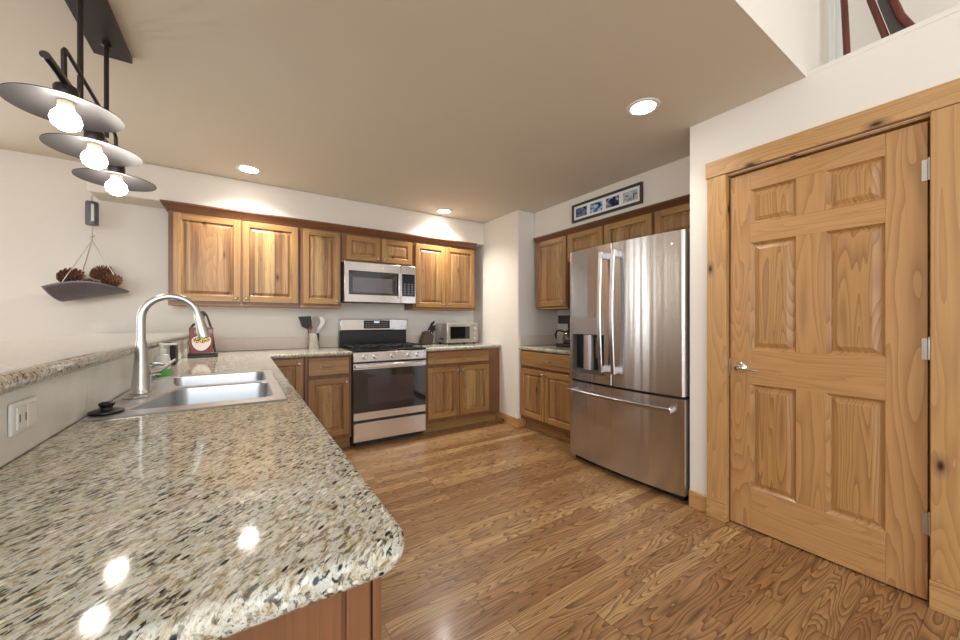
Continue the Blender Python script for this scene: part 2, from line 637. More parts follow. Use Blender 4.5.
wall_with_holes('wall_back', 'y', YB, YB + 0.12, -5.2, 3.35, 0, H, [(a, b, 0.2, 2.3) for a, b in ADDED_BACK_WINDOWS], WALL)
struct('wall_light_stop', MB().box(3.05, 3.15, -4.2, 1.1, 0, H).box(2.55, 3.05, -4.2, -4.1, 0, H), WALL)  # unseen walls added behind the door so daylight cannot leak through its gaps
struct('wall_light_stop_top', MB().box(2.872, 3.15, -4.2, 1.1, H - 0.02, H + 0.02), WALL)  # unseen lid added over the light-blocking walls
k = 0
for a, b in REAR_WINDOWS:
    k += 1
    w = MB()
    for (x0, x1, z0, z1) in ((a - .07, a, .33, 3.97), (b, b + .07, .33, 3.97), (a, b, .33, .4), (a, b, 3.9, 3.97)):
        w.box(x0, x1, -4.06, -4.035, z0, z1)
    struct('unseen_window_%d' % k, w, TRIMV)
for a, b in LEFT_WINDOWS:
    k += 1
    w = MB()
    for (y0, y1, z0, z1) in ((a - .07, a, .43, 2.47), (b, b + .07, .43, 2.47), (a, b, .43, .5), (a, b, 2.4, 2.47)):
        w.box(-5.06, -5.035, y0, y1, z0, z1)
    struct('unseen_window_%d' % k, w, TRIMV)

for a, b in ADDED_BACK_WINDOWS:  # frames around the added back-wall slits
    k += 1
    w = MB()
    for (x0, x1, z0, z1) in ((a - .06, a, .14, 2.36), (b, b + .06, .14, 2.36), (a, b, .14, .2), (a, b, 2.3, 2.36)):
        w.box(x0, x1, 4.095, 4.12, z0, z1)
    struct('unseen_window_%d' % k, w, TRIMV)

# baseboards
struct('baseboard_pillar', MB().box(2.568, 2.585, 3.15, 3.56, 0, 0.105), TRIMH, bevel=0.004)
struct('baseboard_pillar_side', MB().box(2.5855, 2.72, 3.15, 3.165, 0, 0.105), TRIMH, bevel=0.004)
struct('baseboard_door', MB().box(2.406, XD, 1.105, 1.219, 0, 0.105), TRIMH, bevel=0.004)

# ------------------------------------------------------------------ door, jamb and casing
cs = MB().box(2.398, XD, 1.0, 1.104, 0.116, 2.068)
struct('trim_1', cs, TRIMV, bevel=0.003)                          # left casing
cs = MB().box(2.398, XD, 0.10, 0.236, 0.116, 2.068)
struct('trim_2', cs, TRIMV, bevel=0.003)                          # right casing
cs = MB().box(2.392, XD, 0.085, 1.11, 2.068, 2.165)
struct('trim_3', cs, TRIMH, bevel=0.003)                          # head casing


def plinth(name, y0, y1):
    b = MB().box(2.390, XD, y0, y1, 0, 0.098)
    b.box(2.394, XD, y0, y1, 0.098, 0.105).box(2.391, XD, y0, y1, 0.105, 0.116)
    struct(name, b, TRIMH, bevel=0.002)


plinth('trim_4', 0.998, 1.106)
plinth('trim_5', 0.098, 0.238)
jb = MB().box(XD + 0.0005, XD + 0.125, 0.998, DY1, 0, 2.065).box(XD + 0.0005, XD + 0.125, DY0, DY0 + 0.006, 0, 2.065)
jb.box(XD + 0.0005, XD + 0.125, DY0 + 0.006, 0.998, 2.056, 2.065)
jb.box(2.472, 2.485, 0.965, 0.998, 0, 2.056).box(2.472, 2.485, DY0 + 0.006, 0.27, 0, 2.056).box(2.472, 2.485, 0.27, 0.965, 2.025, 2.056)
struct('trim_6', jb, TRIMV)

door = bpy.data.objects.new('door_1', None)
COL.objects.link(door)
door.location = (2.43, 0.62, 0.006)
door['kind'] = 'structure'
door['label'] = 'six-panel knotty pine door with a chrome lever handle'
door['category'] = 'door'
DT = lambda u, v, n: (2.432 - n, 0.99 - u, v + 0.008)     # u to the viewer's right, n towards the room
W, DH, TH = 0.744, 2.036, 0.0
STL, STR = 0.103, 0.122
s = MB(DT)
s.box(0, STL, 0, DH, -0.036, 0).box(W - STR, W, 0, DH, -0.036, 0)
s.build('stile', PINEV, door, bevel=0.0015)
rows = [(0.232, 0.826), (1.022, 1.632), (1.738, 1.936)]
cols = [(STL, 0.306), (0.424, W - STR)]
rl = MB(DT)
edges = [0] + [e for r_ in rows for e in r_] + [DH]
for i in range(0, len(edges), 2):
    rl.box(STL, W - STR, edges[i], edges[i + 1], -0.036, 0)
rl.build('rail', PINEH, door, bevel=0.0015)
mu = MB(DT)
for a, b in rows:
    mu.box(cols[0][1], cols[1][0], a, b, -0.036, 0)
mu.build('mullion', PINEV, door, bevel=0.0015)
for a, b in rows:
    for u0, u1 in cols:
        pm = MB(DT)
        pm.rings(u0, u1, a, b, [(0.0, -0.001), (0.006, -0.008), (0.010, -0.013), (0.016, -0.015), (0.040, -0.005), (0.043, -0.005)])
        pm.box(u0, u1, a, b, -0.034, -0.018)
        pm.build('panel', PINEP, door, smooth=False)
# lever handle
hd = MB()
hc = Vector((2.432, 0.935, 0.922))
hd.lathe(hc, [(0.031, 0), (0.031, 0.006), (0.024, 0.012), (0.012, 0.016), (0.011, 0.045), (0.014, 0.05), (0.012, 0.058)], 24, axis=(-1, 0, 0))
pts = [hc + Vector((-0.05, 0, 0)), hc + Vector((-0.052, -0.03, 0.003)), hc + Vector((-0.05, -0.065, -0.002)), hc + Vector((-0.045, -0.1, -0.008))]
hd.tube(pts, [0.010, 0.0095, 0.008, 0.006], 12)
h_ = hd.build('handle', CHROME, door)
h_['label'] = 'polished chrome lever handle'
lp = MB().box(2.426, 2.4325, 0.9885, 0.996, 0.87, 0.97)
lp.build('latch_plate', NICKEL, door)
for hz in (1.835, 1.075, 0.335):
    hm = MB()
    hm.tube([(2.424, 0.2405, hz - 0.045), (2.424, 0.2405, hz + 0.045)], 0.0065, 12)
    for q in (-0.018, 0.018):
        hm.tube([(2.424, 0.2405, hz + q - 0.001), (2.424, 0.2405, hz + q + 0.001)], 0.0072, 12)
    hm.lathe((2.424, 0.2405, hz + 0.045), [(0.004, 0), (0.005, 0.004), (0.002, 0.008)], 10)
    hm.box(2.428, 2.4325, 0.2405, 0.262, hz - 0.045, hz + 0.045)
    hm.build('hinge', NICKEL, door)

# ------------------------------------------------------------------ cabinets
def frame_back(y):
    return lambda u, v, n: (u, y - n, v)


def frame_right(x):            # facing -x; u is measured as -y
    return lambda u, v, n: (x - n, -u, v)


def frame_plus_x(x):
    return lambda u, v, n: (x + n, u, v)


def cab_door(T, u0, u1, v0, v1, parent, n0=0.0, t=0.02, knob=None, rail=0.052, name='door'):
    mb = MB(T)
    s = rail
    mb.box(u0, u0 + s, v0, v1, n0, n0 + t, 0).box(u1 - s, u1, v0, v1, n0, n0 + t, 0)
    mb.box(u0 + s, u1 - s, v0, v0 + s, n0, n0 + t, 1).box(u0 + s, u1 - s, v1 - s, v1, n0, n0 + t, 1)
    d = mb.build(name, [CABFV, CABFH], parent, bevel=0.0025)
    pm = MB(T)
    pm.rings(u0 + s, u1 - s, v0 + s, v1 - s, [(0, n0 + t - 0.002), (0.004, n0 + t - 0.009), (0.008, n0 + t - 0.012), (0.014, n0 + t - 0.012),
                                              (0.034, n0 + t - 0.003), (0.036, n0 + t - 0.003)])
    pm.build('raised_panel', CABV, d, smooth=False)
    if knob:
        make_knob(T, knob[0], knob[1], n0 + t, d)
    return d


def make_knob(T, u, v, n, parent):
    kb = MB(T)
    kb.lathe((u, v, n), [(0.008, 0), (0.005, 0.003), (0.005, 0.010), (0.012, 0.014), (0.015, 0.019), (0.013, 0.024), (0.006, 0.027)], 14, axis=(0, 0, 1))
    return kb.build('knob', KNOB, parent)


def cab_drawer(T, u0, u1, v0, v1, parent, pull=True):
    mb = MB(T)
    mb.rings(u0, u1, v0, v1, [(0, 0), (0, 0.014), (0.006, 0.02), (0.008, 0.02)])
    d = mb.build('drawer', CABH, parent, smooth=False)
    if pull:
        c, v = (u0 + u1) / 2, (v0 + v1) / 2
        p = MB(T)
        p.tube([(c - 0.05, v, 0.02), (c - 0.048, v, 0.036), (c - 0.03, v, 0.043), (c, v, 0.045), (c + 0.03, v, 0.043), (c + 0.048, v, 0.036), (c + 0.05, v, 0.02)],
               [0.007, 0.005, 0.0045, 0.0045, 0.0045, 0.005, 0.007], 8)
        p.build('drawer_pull', KNOB, d)
    return d


def upper(T, label, u0, u1, v0, v1, depth, doors, group='wall cabinets'):
    a, b = Vector(T((u0 + u1) / 2, v0, -depth / 2)), None
    t = thing('wall_cabinet', label, 'cabinet', a, group)
    mb = MB(T)
    mb.box(u0, u1, v0, v1, -depth, -0.001, 0)
    mb.box(u0, u1, v0 - 0.0, v0 + 0.018, -0.001, 0.006, 1)
    mb.build('body', [CABBODY, CABFH], t, bevel=0.002)
    for (du0, du1, dv0, dv1, kn) in doors:
        cab_door(T, du0, du1, dv0, dv1, t, knob=kn)
    return t


def base(T, label, u0, u1, depth, doors, drawers, v1=0.874, toe=True, toe_in=0.0, group='base cabinets'):
    a = Vector(T((u0 + u1) / 2, 0, -depth / 2))
    t = thing('base_cabinet', label, 'cabinet', a, group)
    mb = MB(T)
    mb.box(u0, u1, 0.105, v1, -depth, -0.001, 0)
    mb.build('body', [CABBODY], t, bevel=0.002)
    if toe:
        k_ = MB(T)
        ku = u0 + toe_in
        k_.box(ku, u1, 0.0, 0.105, -depth, -0.07, 0)
        k_.box(ku, u1, 0.0, 0.03, -0.07, -0.058, 0)
        k_.build('toe_kick', CABFH, t)
    for (du0, du1, dv0, dv1, kn) in doors:
        cab_door(T, du0, du1, dv0, dv1, t, knob=kn)
    for (du0, du1, dv0, dv1) in drawers:
        cab_drawer(T, du0, du1, dv0, dv1, t)
    return t


TB = frame_back(3.85)
UD = YB - 3.85 - 0.001
upper(TB, 'wide two-door hickory wall cabinet at the left end of the row', -0.505, 0.457, 1.325, 2.105, UD,
      [(-0.472, -0.014, 1.362, 2.082, (-0.045, 1.395)), (0.0, 0.442, 1.362, 2.082, (0.030, 1.395))])
upper(TB, 'narrow single-door hickory wall cabinet left of the microwave', 0.459, 0.838, 1.325, 2.105, UD,
      [(0.487, 0.824, 1.362, 2.082, (0.796, 1.395))])
upper(TB, 'short two-door hickory wall cabinet above the microwave', 0.84, 1.615, 1.797, 2.105, UD,
      [(0.884, 1.236, 1.825, 2.075, (1.208, 1.850)), (1.248, 1.598, 1.825, 2.075, (1.276, 1.850))])
upper(TB, 'two-door hickory wall cabinet right of the microwave above the toaster oven', 1.617, 2.45, 1.325, 2.105, UD,
      [(1.640, 2.022, 1.355, 2.075, (1.994, 1.390)), (2.030, 2.425, 1.355, 2.075, (2.058, 1.390))])


def crown_profile():
    return [(0.0, 2.095), (0.008, 2.095), (0.012, 2.108), (0.022, 2.118), (0.034, 2.138), (0.046, 2.150), (0.046, 2.163), (0.0, 2.163)]


def crown(name, T, u0, u1, ret_left=True, depth=0.26):
    mb = MB(T)
    pr = crown_profile()
    n = len(pr)
    ul = [u0 - p[0] if ret_left else u0 for p in pr]
    vs = [(ul[i], pr[i][1], pr[i][0]) for i in range(n)] + [(u1, p[1], p[0]) for p in pr]
    fs = [(i, (i + 1) % n, n + (i + 1) % n, n + i) for i in range(n)] + [tuple(range(n, 2 * n))]
    mb._add(vs, fs)
    if ret_left:
        vs = [(ul[i], pr[i][1], pr[i][0]) for i in range(n)] + [(u0 - p[0], p[1], -depth) for p in pr]
        mb._add(vs, [(i, (i + 1) % n, n + (i + 1) % n, n + i) for i in range(n)] + [tuple(range(n, 2 * n))])
    return struct(name, mb, CROWN)


crown('trim_7', frame_back(3.852), -0.505, 2.45)

# cabinets on the refrigerator wall (u = -y)
TR = frame_right(2.80)
RD = 0.398
upper(TR, 'tall single-door hickory wall cabinet over the coffee maker', -3.10, -2.625, 1.325, 2.085, RD,
      [(-3.085, -2.637, 1.352, 2.075, (-2.665, 1.39))], 'wall cabinets')
upper(TR, 'two-door hickory cabinet over the refrigerator, half hidden by its top', -2.623, -1.69, 1.80, 2.085, RD,
      [(-2.612, -2.182, 1.825, 2.075, (-2.21, 1.85)), (-2.165, -1.70, 1.825, 2.075, (-2.137, 1.85))], 'wall cabinets')
upper(TR, 'last hickory wall cabinet on the refrigerator wall, cut off by the white wall corner', -1.688, -1.222, 1.80, 2.085, RD,
      [(-1.675, -1.23, 1.825, 2.075, (-1.64, 1.85))], 'wall cabinets')
pr = MB(frame_right(2.802))
q = [(n, v - 0.032) for n, v in crown_profile()]
n_ = len(q)
vs = [(-3.105, v, n) for n, v in q] + [(-1.222, v, n) for n, v in q]
pr._add(vs, [(i, (i + 1) % n_, n_ + (i + 1) % n_, n_ + i) for i in range(n_)] + [tuple(range(n_)), tuple(range(n_, 2 * n_))])
struct('trim_8', pr, CROWN)

TBB = frame_back(3.515)
BD = YB - 3.515 - 0.002
base(TBB, 'corner hickory base cabinet door beside the peninsula, partly hidden by the sink counter', 0.155, 0.456, BD,
     [(0.17, 0.440, 0.15, 0.862, (0.412, 0.82))], [])
base(TBB, 'hickory base cabinet with one drawer left of the range', 0.458, 0.858, BD,
     [(0.484, 0.832, 0.145, 0.672, (0.806, 0.632))], [(0.484, 0.832, 0.70, 0.862)])
base(TBB, 'hickory base cabinet with a wide drawer right of the range', 1.612, 2.583, BD,
     [(1.635, 2.018, 0.15, 0.695, (1.990, 0.655)), (2.026, 2.415, 0.15, 0.695, (2.054, 0.655))], [(1.635, 2.415, 0.73, 0.862)])
TRB = frame_right(2.618)
base(TRB, 'hickory base cabinet under the coffee maker beside the refrigerator', -3.163, -2.235, 0.58,
     [(-3.145, -2.765, 0.15, 0.672, (-2.79, 0.632)), (-2.757, -2.30, 0.15, 0.672, (-2.73, 0.632))], [(-3.145, -2.30, 0.70, 0.862)], toe_in=0.015)

# peninsula cabinet with panelled end, facing the camera
pen = thing('peninsula_cabinet', 'hickory peninsula cabinet under the near granite counter, its end panel facing us', 'cabinet', (-0.1, 2.0, 0), 'base cabinets')
mb = MB()
mb.box(-0.383, 0.145, 0.490, 0.506, 0.0, 0.874)        # end
mb.box(-0.383, -0.365, 0.50, 3.4, 0.0, 0.874)          # back
mb.box(-0.365, 0.14, 0.50, 3.4, 0.09, 0.11)           # deck
mb.box(0.125, 0.14, 0.50, 3.51, 0.11, 0.874)           # front
mb.box(0.06, 0.075, 0.50, 3.51, 0.0, 0.09)
mb.build('body', CABBODY, pen)
mb = MB()
mb.box(0.112, 0.142, 0.482, 0.490, 0.0, 0.874).box(0.146, 0.158, 0.484, 0.52, 0.0, 0.874)
mb.build('corner_stile', CABBODY, pen, bevel=0.002)
mb = MB().box(-0.383, 0.106, 0.486, 0.490, 0.0, 0.874)
mb.build('end_panel', CABBODY, pen)
TP = frame_plus_x(0.142)
for u0, u1, kn in ((0.56, 0.98, 0.95), (0.99, 1.41, 1.02), (1.53, 1.94, 1.91), (1.95, 2.36, 1.98), (2.44, 2.86, 2.47)):
    cab_door(TP, u0, u1, 0.145, 0.672, pen, knob=(kn, 0.632))
    cab_drawer(TP, u0, u1, 0.70, 0.862, pen, pull=u0 < 1.5 or u0 > 2.4)

# half wall behind the sink
struct('wall_peninsula', MB().box(-0.56, -0.398, 0.43, YB, 0, 1.058), WALL)
rs = MB()
for a, b in ((0.43, 0.93), (0.932, 1.54), (1.542, 2.15), (2.152, 2.76), (2.762, 3.37), (3.372, YB - 0.001)):
    rs.box(-0.397, -0.385, a, b, 0.916, 1.058)
o = rs.build('backsplash', MARBLE, None, bevel=0.001)
tag(o, 'cream stone tile splash between the sink counter and the raised bar', 'backsplash', 'stone splashes')


# ------------------------------------------------------------------ counters
def offset_poly(poly, d):
    n = len(poly)
    out = []
    for i in range(n):
        p0, p1, p2 = Vector(poly[i - 1]), Vector(poly[i]), Vector(poly[(i + 1) % n])
        e1, e2 = (p1 - p0).normalized(), (p2 - p1).normalized()
        n1, n2 = Vector((-e1.y, e1.x)), Vector((-e2.y, e2.x))      # inward for a CCW polygon
        mm = n1 + n2
        mm = mm / max(mm.dot(n1), 0.2) if mm.length > 1e-6 else n1
        out.append((p1.x + mm.x * d, p1.y + mm.y * d))
    return out


def round_corner(poly, i, r, seg=8):
    p0, p1, p2 = Vector(poly[i - 1]), Vector(poly[i]), Vector(poly[(i + 1) % len(poly)])
    a, b = (p0 - p1).normalized(), (p2 - p1).normalized()
    t = r
    c = p1 + a * t + b * t          # right angles only
    pts = []
    s0, s1 = p1 + a * t - c, p1 + b * t - c
    for k in range(seg + 1):
        f = k / seg * PI / 2
        v = s0 * math.cos(f) + s1 * math.sin(f)
        pts.append((c.x + v.x, c.y + v.y))
    return poly[:i] + pts + poly[i + 1:]


def slab(name, poly, z0, z1, m, hole=None, r=None, parent=None):
    """Counter slab with a rounded nosing; optional rectangular-ish hole polygon (CCW)."""
    import bmesh
    r = r or (z1 - z0) / 2
    zc = (z0 + z1) / 2
    hh = (z1 - z0) / 2
    prof = []
    K = 10
    for k in range(K + 1):
        a = -PI / 2 + PI * k / K
        prof.append((r - r * max(0, math.cos(a)) ** 0.8, zc + hh * math.sin(a)))
    rings = [[(x, y, z) for x, y in offset_poly(poly, d)] for d, z in prof]
    cx = sum(p[0] for p in poly) / len(poly)
    cy = sum(p[1] for p in poly) / len(poly)
    base_ = Vector((cx, cy, z0))
    bm = bmesh.new()
    V = [[bm.verts.new(Vector(p) - base_) for p in ring] for ring in rings]
    n = len(poly)
    for i in range(len(V) - 1):
        for k in range(n):
            f = bm.faces.new((V[i][k], V[i][(k + 1) % n], V[i + 1][(k + 1) % n], V[i + 1][k]))
            f.smooth = True
    for ring, zz in ((V[0], z0), (V[-1], z1)):
        ed = [bm.edges.get((ring[k], ring[(k + 1) % n])) for k in range(n)]
        if hole:
            hv = [bm.verts.new(Vector((x, y, zz)) - base_) for x, y in hole]
            ed += [bm.edges.new((hv[k], hv[(k + 1) % len(hv)])) for k in range(len(hv))]
            if zz == z0:
                hlow = hv
            else:
                for k in range(len(hv)):
                    k2 = (k + 1) % len(hv)
                    bm.faces.new((hlow[k], hlow[k2], hv[k2], hv[k]))
        bmesh.ops.triangle_fill(bm, use_beauty=True, use_dissolve=False, edges=ed)
    bmesh.ops.recalc_face_normals(bm, faces=bm.faces)
    me = bpy.data.meshes.new(name)
    bm.to_mesh(me)
    bm.free()
    me.materials.append(m)
    o = bpy.data.objects.new(name, me)
    COL.objects.link(o)
    o.location = base_
    return o


CT = 0.914
SX0, SX1, SY0, SY1 = -0.381, 0.138, 1.445, 2.372      # sink outer rim
poly = [(-0.397, 0.436), (0.188, 0.436), (0.188, 3.480), (0.858, 3.480), (0.858, 4.118), (-0.397, 4.118)]
poly = round_corner(poly, 1, 0.05)
hole = [(SX0 + 0.015, SY0 + 0.015), (SX1 - 0.015, SY0 + 0.015), (SX1 - 0.015, SY1 - 0.015), (SX0 + 0.015, SY1 - 0.015)]
o = slab('countertop', poly, 0.874, CT, GRANITE, hole=hole, r=0.017)
tag(o, 'L-shaped speckled granite countertop on the peninsula around the sink', 'countertop', 'granite tops')
o = slab('countertop', [(1.612, 3.480), (2.583, 3.480), (2.583, 4.118), (1.612, 4.118)], 0.874, CT, GRANITE, r=0.012)
tag(o, 'granite countertop under the toaster oven right of the range', 'countertop', 'granite tops')
o = slab('countertop', [(2.590, 2.235), (3.198, 2.235), (3.198, 3.162), (2.590, 3.162)], 0.874, CT, GRANITE, r=0.012)
tag(o, 'granite countertop under the coffee maker beside the refrigerator', 'countertop', 'granite tops')
o = slab('bar_top', round_corner([(-0.97, 0.35), (-0.352, 0.35), (-0.352, YB - 0.003), (-0.97, YB - 0.003)], 1, 0.05), 1.060, 1.100, GRANITE, r=0.018)
tag(o, 'raised granite bar ledge on the half wall behind the sink', 'countertop', 'granite tops')
o = MB().box(-0.383, 0.855, 4.103, 4.118, CT + 0.001, 1.03).build('backsplash', SPLASH, None, bevel=0.002)
tag(o, 'low pinkish stone splash strip on the back wall behind the utensil crock', 'backsplash', 'stone splashes')
o = MB().box(1.615, 2.58, 4.103, 4.118, CT + 0.001, 1.03).build('backsplash', SPLASH, None, bevel=0.002)
tag(o, 'low stone splash strip on the back wall behind the toaster oven', 'backsplash', 'stone splashes')
o = MB().box(2.60, 3.198, 3.148, 3.163, CT + 0.001, 1.03).build('backsplash', SPLASH, None, bevel=0.002)
tag(o, 'low stone splash strip on the pillar side by the coffee maker', 'backsplash', 'stone splashes')
o = MB().box(3.183, 3.198, 2.235, 3.147, CT + 0.001, 1.03).build('backsplash', SPLASH, None, bevel=0.002)
tag(o, 'low stone splash strip on the wall behind the coffee maker', 'backsplash', 'stone splashes')

# ------------------------------------------------------------------ sink
def rrect(x0, x1, y0, y1, r, seg=5):
    pts = []
    for cx, cy, a0 in ((x1 - r, y0 + r, -90), (x1 - r, y1 - r, 0), (x0 + r, y1 - r, 90), (x0 + r, y0 + r, 180)):
        for k in range(seg + 1):
            a = R(a0 + 90 * k / seg)
            pts.append((cx + r * math.cos(a), cy + r * math.sin(a)))
    return pts


sink = thing('kitchen_sink', 'double-bowl stainless steel drop-in sink in the peninsula counter', 'sink', ((SX0 + SX1) / 2, (SY0 + SY1) / 2, CT))


def rpoly(pts, r, seg=6):
    """Polygon with rounded corners (quadratic curves)."""
    out = []
    n = len(pts)
    for i in range(n):
        p0, p1, p2 = Vector(pts[i - 1]), Vector(pts[i]), Vector(pts[(i + 1) % n])
        a = p1 + (p0 - p1).normalized() * r
        b = p1 + (p2 - p1).normalized() * r
        for k in range(seg + 1):
            t = k / seg
            q = a * (1 - t) ** 2 + p1 * 2 * t * (1 - t) + b * t * t
            out.append((q.x, q.y))
    return out


bowls = [rpoly([(-0.315, 1.525), (0.098, 1.525), (0.098, 1.922), (-0.225, 1.922), (-0.262, 1.74)], 0.05),
         rpoly([(-0.225, 1.962), (0.098, 1.962), (0.098, 2.330), (-0.290, 2.330), (-0.262, 2.09)], 0.05)]


def sink_rim():
    import bmesh
    bm = bmesh.new()
    b0 = world_loc(sink)
    zt = CT + 0.005
    outer_lo = [bm.verts.new(Vector((x, y, CT + 0.0006)) - b0) for x, y in rrect(SX0, SX1, SY0, SY1, 0.02)]
    outer_hi = [bm.verts.new(Vector((x, y, zt)) - b0) for x, y in rrect(SX0 + 0.005, SX1 - 0.005, SY0 + 0.005, SY1 - 0.005, 0.018)]
    n = len(outer_lo)
    for k in range(n):
        bm.faces.new((outer_lo[k], outer_lo[(k + 1) % n], outer_hi[(k + 1) % n], outer_hi[k]))
    ed = [bm.edges.get((outer_hi[k], outer_hi[(k + 1) % n])) for k in range(n)]
    for bp in bowls:
        hv = [bm.verts.new(Vector((x, y, zt)) - b0) for x, y in bp]
        ed += [bm.edges.new((hv[k], hv[(k + 1) % len(hv)])) for k in range(len(hv))]
    bmesh.ops.triangle_fill(bm, use_beauty=True, use_dissolve=False, edges=ed)
    bmesh.ops.recalc_face_normals(bm, faces=bm.faces)
    me = bpy.data.meshes.new('rim')
    bm.to_mesh(me)
    bm.free()
    me.materials.append(SINK_STEEL)
    o = bpy.data.objects.new('rim', me)
    COL.objects.link(o)
    o.parent = sink


sink_rim()
for bp in bowls:
    x0, x1 = min(p[0] for p in bp), max(p[0] for p in bp)
    y0, y1 = min(p[1] for p in bp), max(p[1] for p in bp)
    mb = MB()
    levels = [(0.0, CT + 0.005, 0.05), (0.005, CT + 0.001, 0.046), (0.008, CT - 0.02, 0.044), (0.018, CT - 0.155, 0.05), (0.024, CT - 0.175, 0.05), (0.036, CT - 0.185, 0.06)]
    ringz = []
    for d, z, r_ in levels:
        ringz.append([(x, y, z) for x, y in offset_poly(bp, d)])
    n = len(ringz[0])
    vs = [p for rg in ringz for p in rg]
    fs = [(i * n + k, i * n + (k + 1) % n, (i + 1) * n + (k + 1) % n, (i + 1) * n + k) for i in range(len(ringz) - 1) for k in range(n)]
    fs.append(tuple(range((len(ringz) - 1) * n, len(ringz) * n)))
    mb._add(vs, fs)
    bw = mb.build('bowl', SINK_STEEL, sink)
    dr = MB().lathe(((x0 + x1) / 2, (y0 + y1) / 2, CT - 0.1845), [(0.045, 0), (0.044, 0.003), (0.035, 0.001), (0.02, 0.0005)], 20)
    dr.build('drain', CHROME, bw)

# faucet
FX, FY = -0.322, 1.86
fz = CT + 0.0055
fau = thing('faucet', 'tall brushed nickel gooseneck faucet standing at the sink', 'faucet', (FX, FY, fz))
mb = MB()
mb.lathe((FX, FY, fz), [(0.033, 0), (0.033, 0.006), (0.030, 0.010), (0.028, 0.03), (0.0235, 0.09), (0.018, 0.165), (0.0155, 0.195), (0.0155, 0.20)], 28)
mb.build('base', NICKEL, fau)
pl = MB()
pts = rrect(FX - 0.035, FX + 0.035, FY - 0.125, FY + 0.125, 0.034, 6)
pl.prism(pts, fz - 0.0002, fz + 0.004)
pl.build('deck_plate', NICKEL, fau, bevel=0.002)
rad = 0.086
adir = Vector((1, 0.10, 0)).normalized()
zc = 1.205
path = [Vector((FX, FY, fz + 0.19)), Vector((FX, FY, zc - 0.03))]
for k in range(0, 17):
    a = PI - PI * 0.96 * k / 16
    path.append(Vector((FX, FY, zc)) + adir * (rad + rad * math.cos(a)) + Vector((0, 0, rad * math.sin(a))))
nk = MB().tube(path, 0.0130, 18)
nk.build('gooseneck', NICKEL, fau)
e = path[-1]
td = (path[-1] - path[-2]).normalized()
sh = MB().tube([e - td * 0.002, e + td * 0.008, e + td * 0.02, e + td * 0.075, e + td * 0.09, e + td * 0.094],
               [0.0145, 0.0165, 0.0165, 0.0205, 0.021, 0.017], 18)
sh.build('spray_head', NICKEL, fau)
hl = MB()
hb = Vector((FX + 0.02, FY + 0.012, fz + 0.075))
hl.tube([hb, hb + Vector((0.03, 0.018, 0.004))], 0.013, 14)
hl.tube([hb + Vector((0.026, 0.016, 0.004)), hb + Vector((0.045, 0.034, 0.016)), hb + Vector((0.072, 0.060, 0.042))], [0.009, 0.007, 0.005], 10)
hl.build('handle', NICKEL, fau)

# built-in soap dispenser, soap bottle, stopper
sd = thing('soap_dispenser', 'short brushed nickel soap pump set in the sink rim behind the faucet', 'soap dispenser', (-0.345, 2.16, fz))
mb = MB().lathe((-0.345, 2.16, fz), [(0.022, 0), (0.022, 0.004), (0.017, 0.008), (0.017, 0.06), (0.019, 0.064), (0.012, 0.07), (0.010, 0.08)], 20)
mb.build('body', NICKEL, sd)
mb = MB().tube([(-0.345, 2.16, fz + 0.078), (-0.31, 2.155, fz + 0.082), (-0.285, 2.15, fz + 0.074)], [0.009, 0.008, 0.006], 10)
mb.build('spout', NICKEL, sd)

GREEN = plain('green_liquid', srgb(92, 186, 92), 0.3, noise=0.05)
sb = thing('soap_bottle', 'white pump bottle with green soap at the back of the sink', 'soap bottle', (-0.342, 2.425, CT))
mb = MB()
mb.lathe((-0.342, 2.425, CT + 0.001), [(0.030, 0), (0.034, 0.004), (0.034, 0.036)], 20)
mb.build('green_base', GREEN, sb)
mb = MB()
mb.lathe((-0.342, 2.425, CT + 0.0372), [(0.034, 0), (0.034, 0.05), (0.026, 0.070), (0.014, 0.076), (0.014, 0.084)], 20)
mb.build('bottle', WHITE, sb)
mb = MB()
mb.lathe((-0.342, 2.425, CT + 0.1215), [(0.017, 0), (0.017, 0.016), (0.006, 0.018), (0.006, 0.034), (0.013, 0.036), (0.013, 0.046), (0.006, 0.048)], 16)
mb.box(-0.342, -0.285, 2.417, 2.433, CT + 0.158, CT + 0.166)
mb.build('pump', WHITE, sb)

st = thing('sink_stopper', 'black rubber sink stopper lying on the near corner of the sink rim', 'sink stopper', (-0.340, 1.520, fz))
mb = MB().lathe((-0.340, 1.520, fz), [(0.037, 0), (0.040, 0.003), (0.039, 0.007), (0.030, 0.010), (0.009, 0.011)], 28)
mb.build('disc', PLASTIC, st)
mb = MB().lathe((-0.340, 1.520, fz + 0.0108), [(0.015, 0), (0.013, 0.006), (0.018, 0.014), (0.018, 0.019), (0.012, 0.022)], 20)
mb.build('knob', PLASTIC, st)

# wall plate on the splash
wp = thing('outlet_plate', 'white double outlet and switch plate on the splash under the bar', 'outlet', (-0.385, 1.155, 0.97))
mb = MB().box(-0.3845, -0.378, 1.098, 1.204, 0.966, 1.031)
mb.build('plate', WHITE, wp, bevel=0.003)
for y0, y1 in ((1.110, 1.146), (1.151, 1.187)):
    mb = MB().box(-0.378, -0.3745, y0, y1, 0.975, 1.021)
    rk = mb.build('rocker', WHITE_TRIM, wp, bevel=0.0015)
for y in (1.118, 1.142):
    mb = MB().box(-0.3745, -0.3742, y - 0.002, y + 0.002, 0.99, 1.006)
    mb.build('slot', PLASTIC, wp)

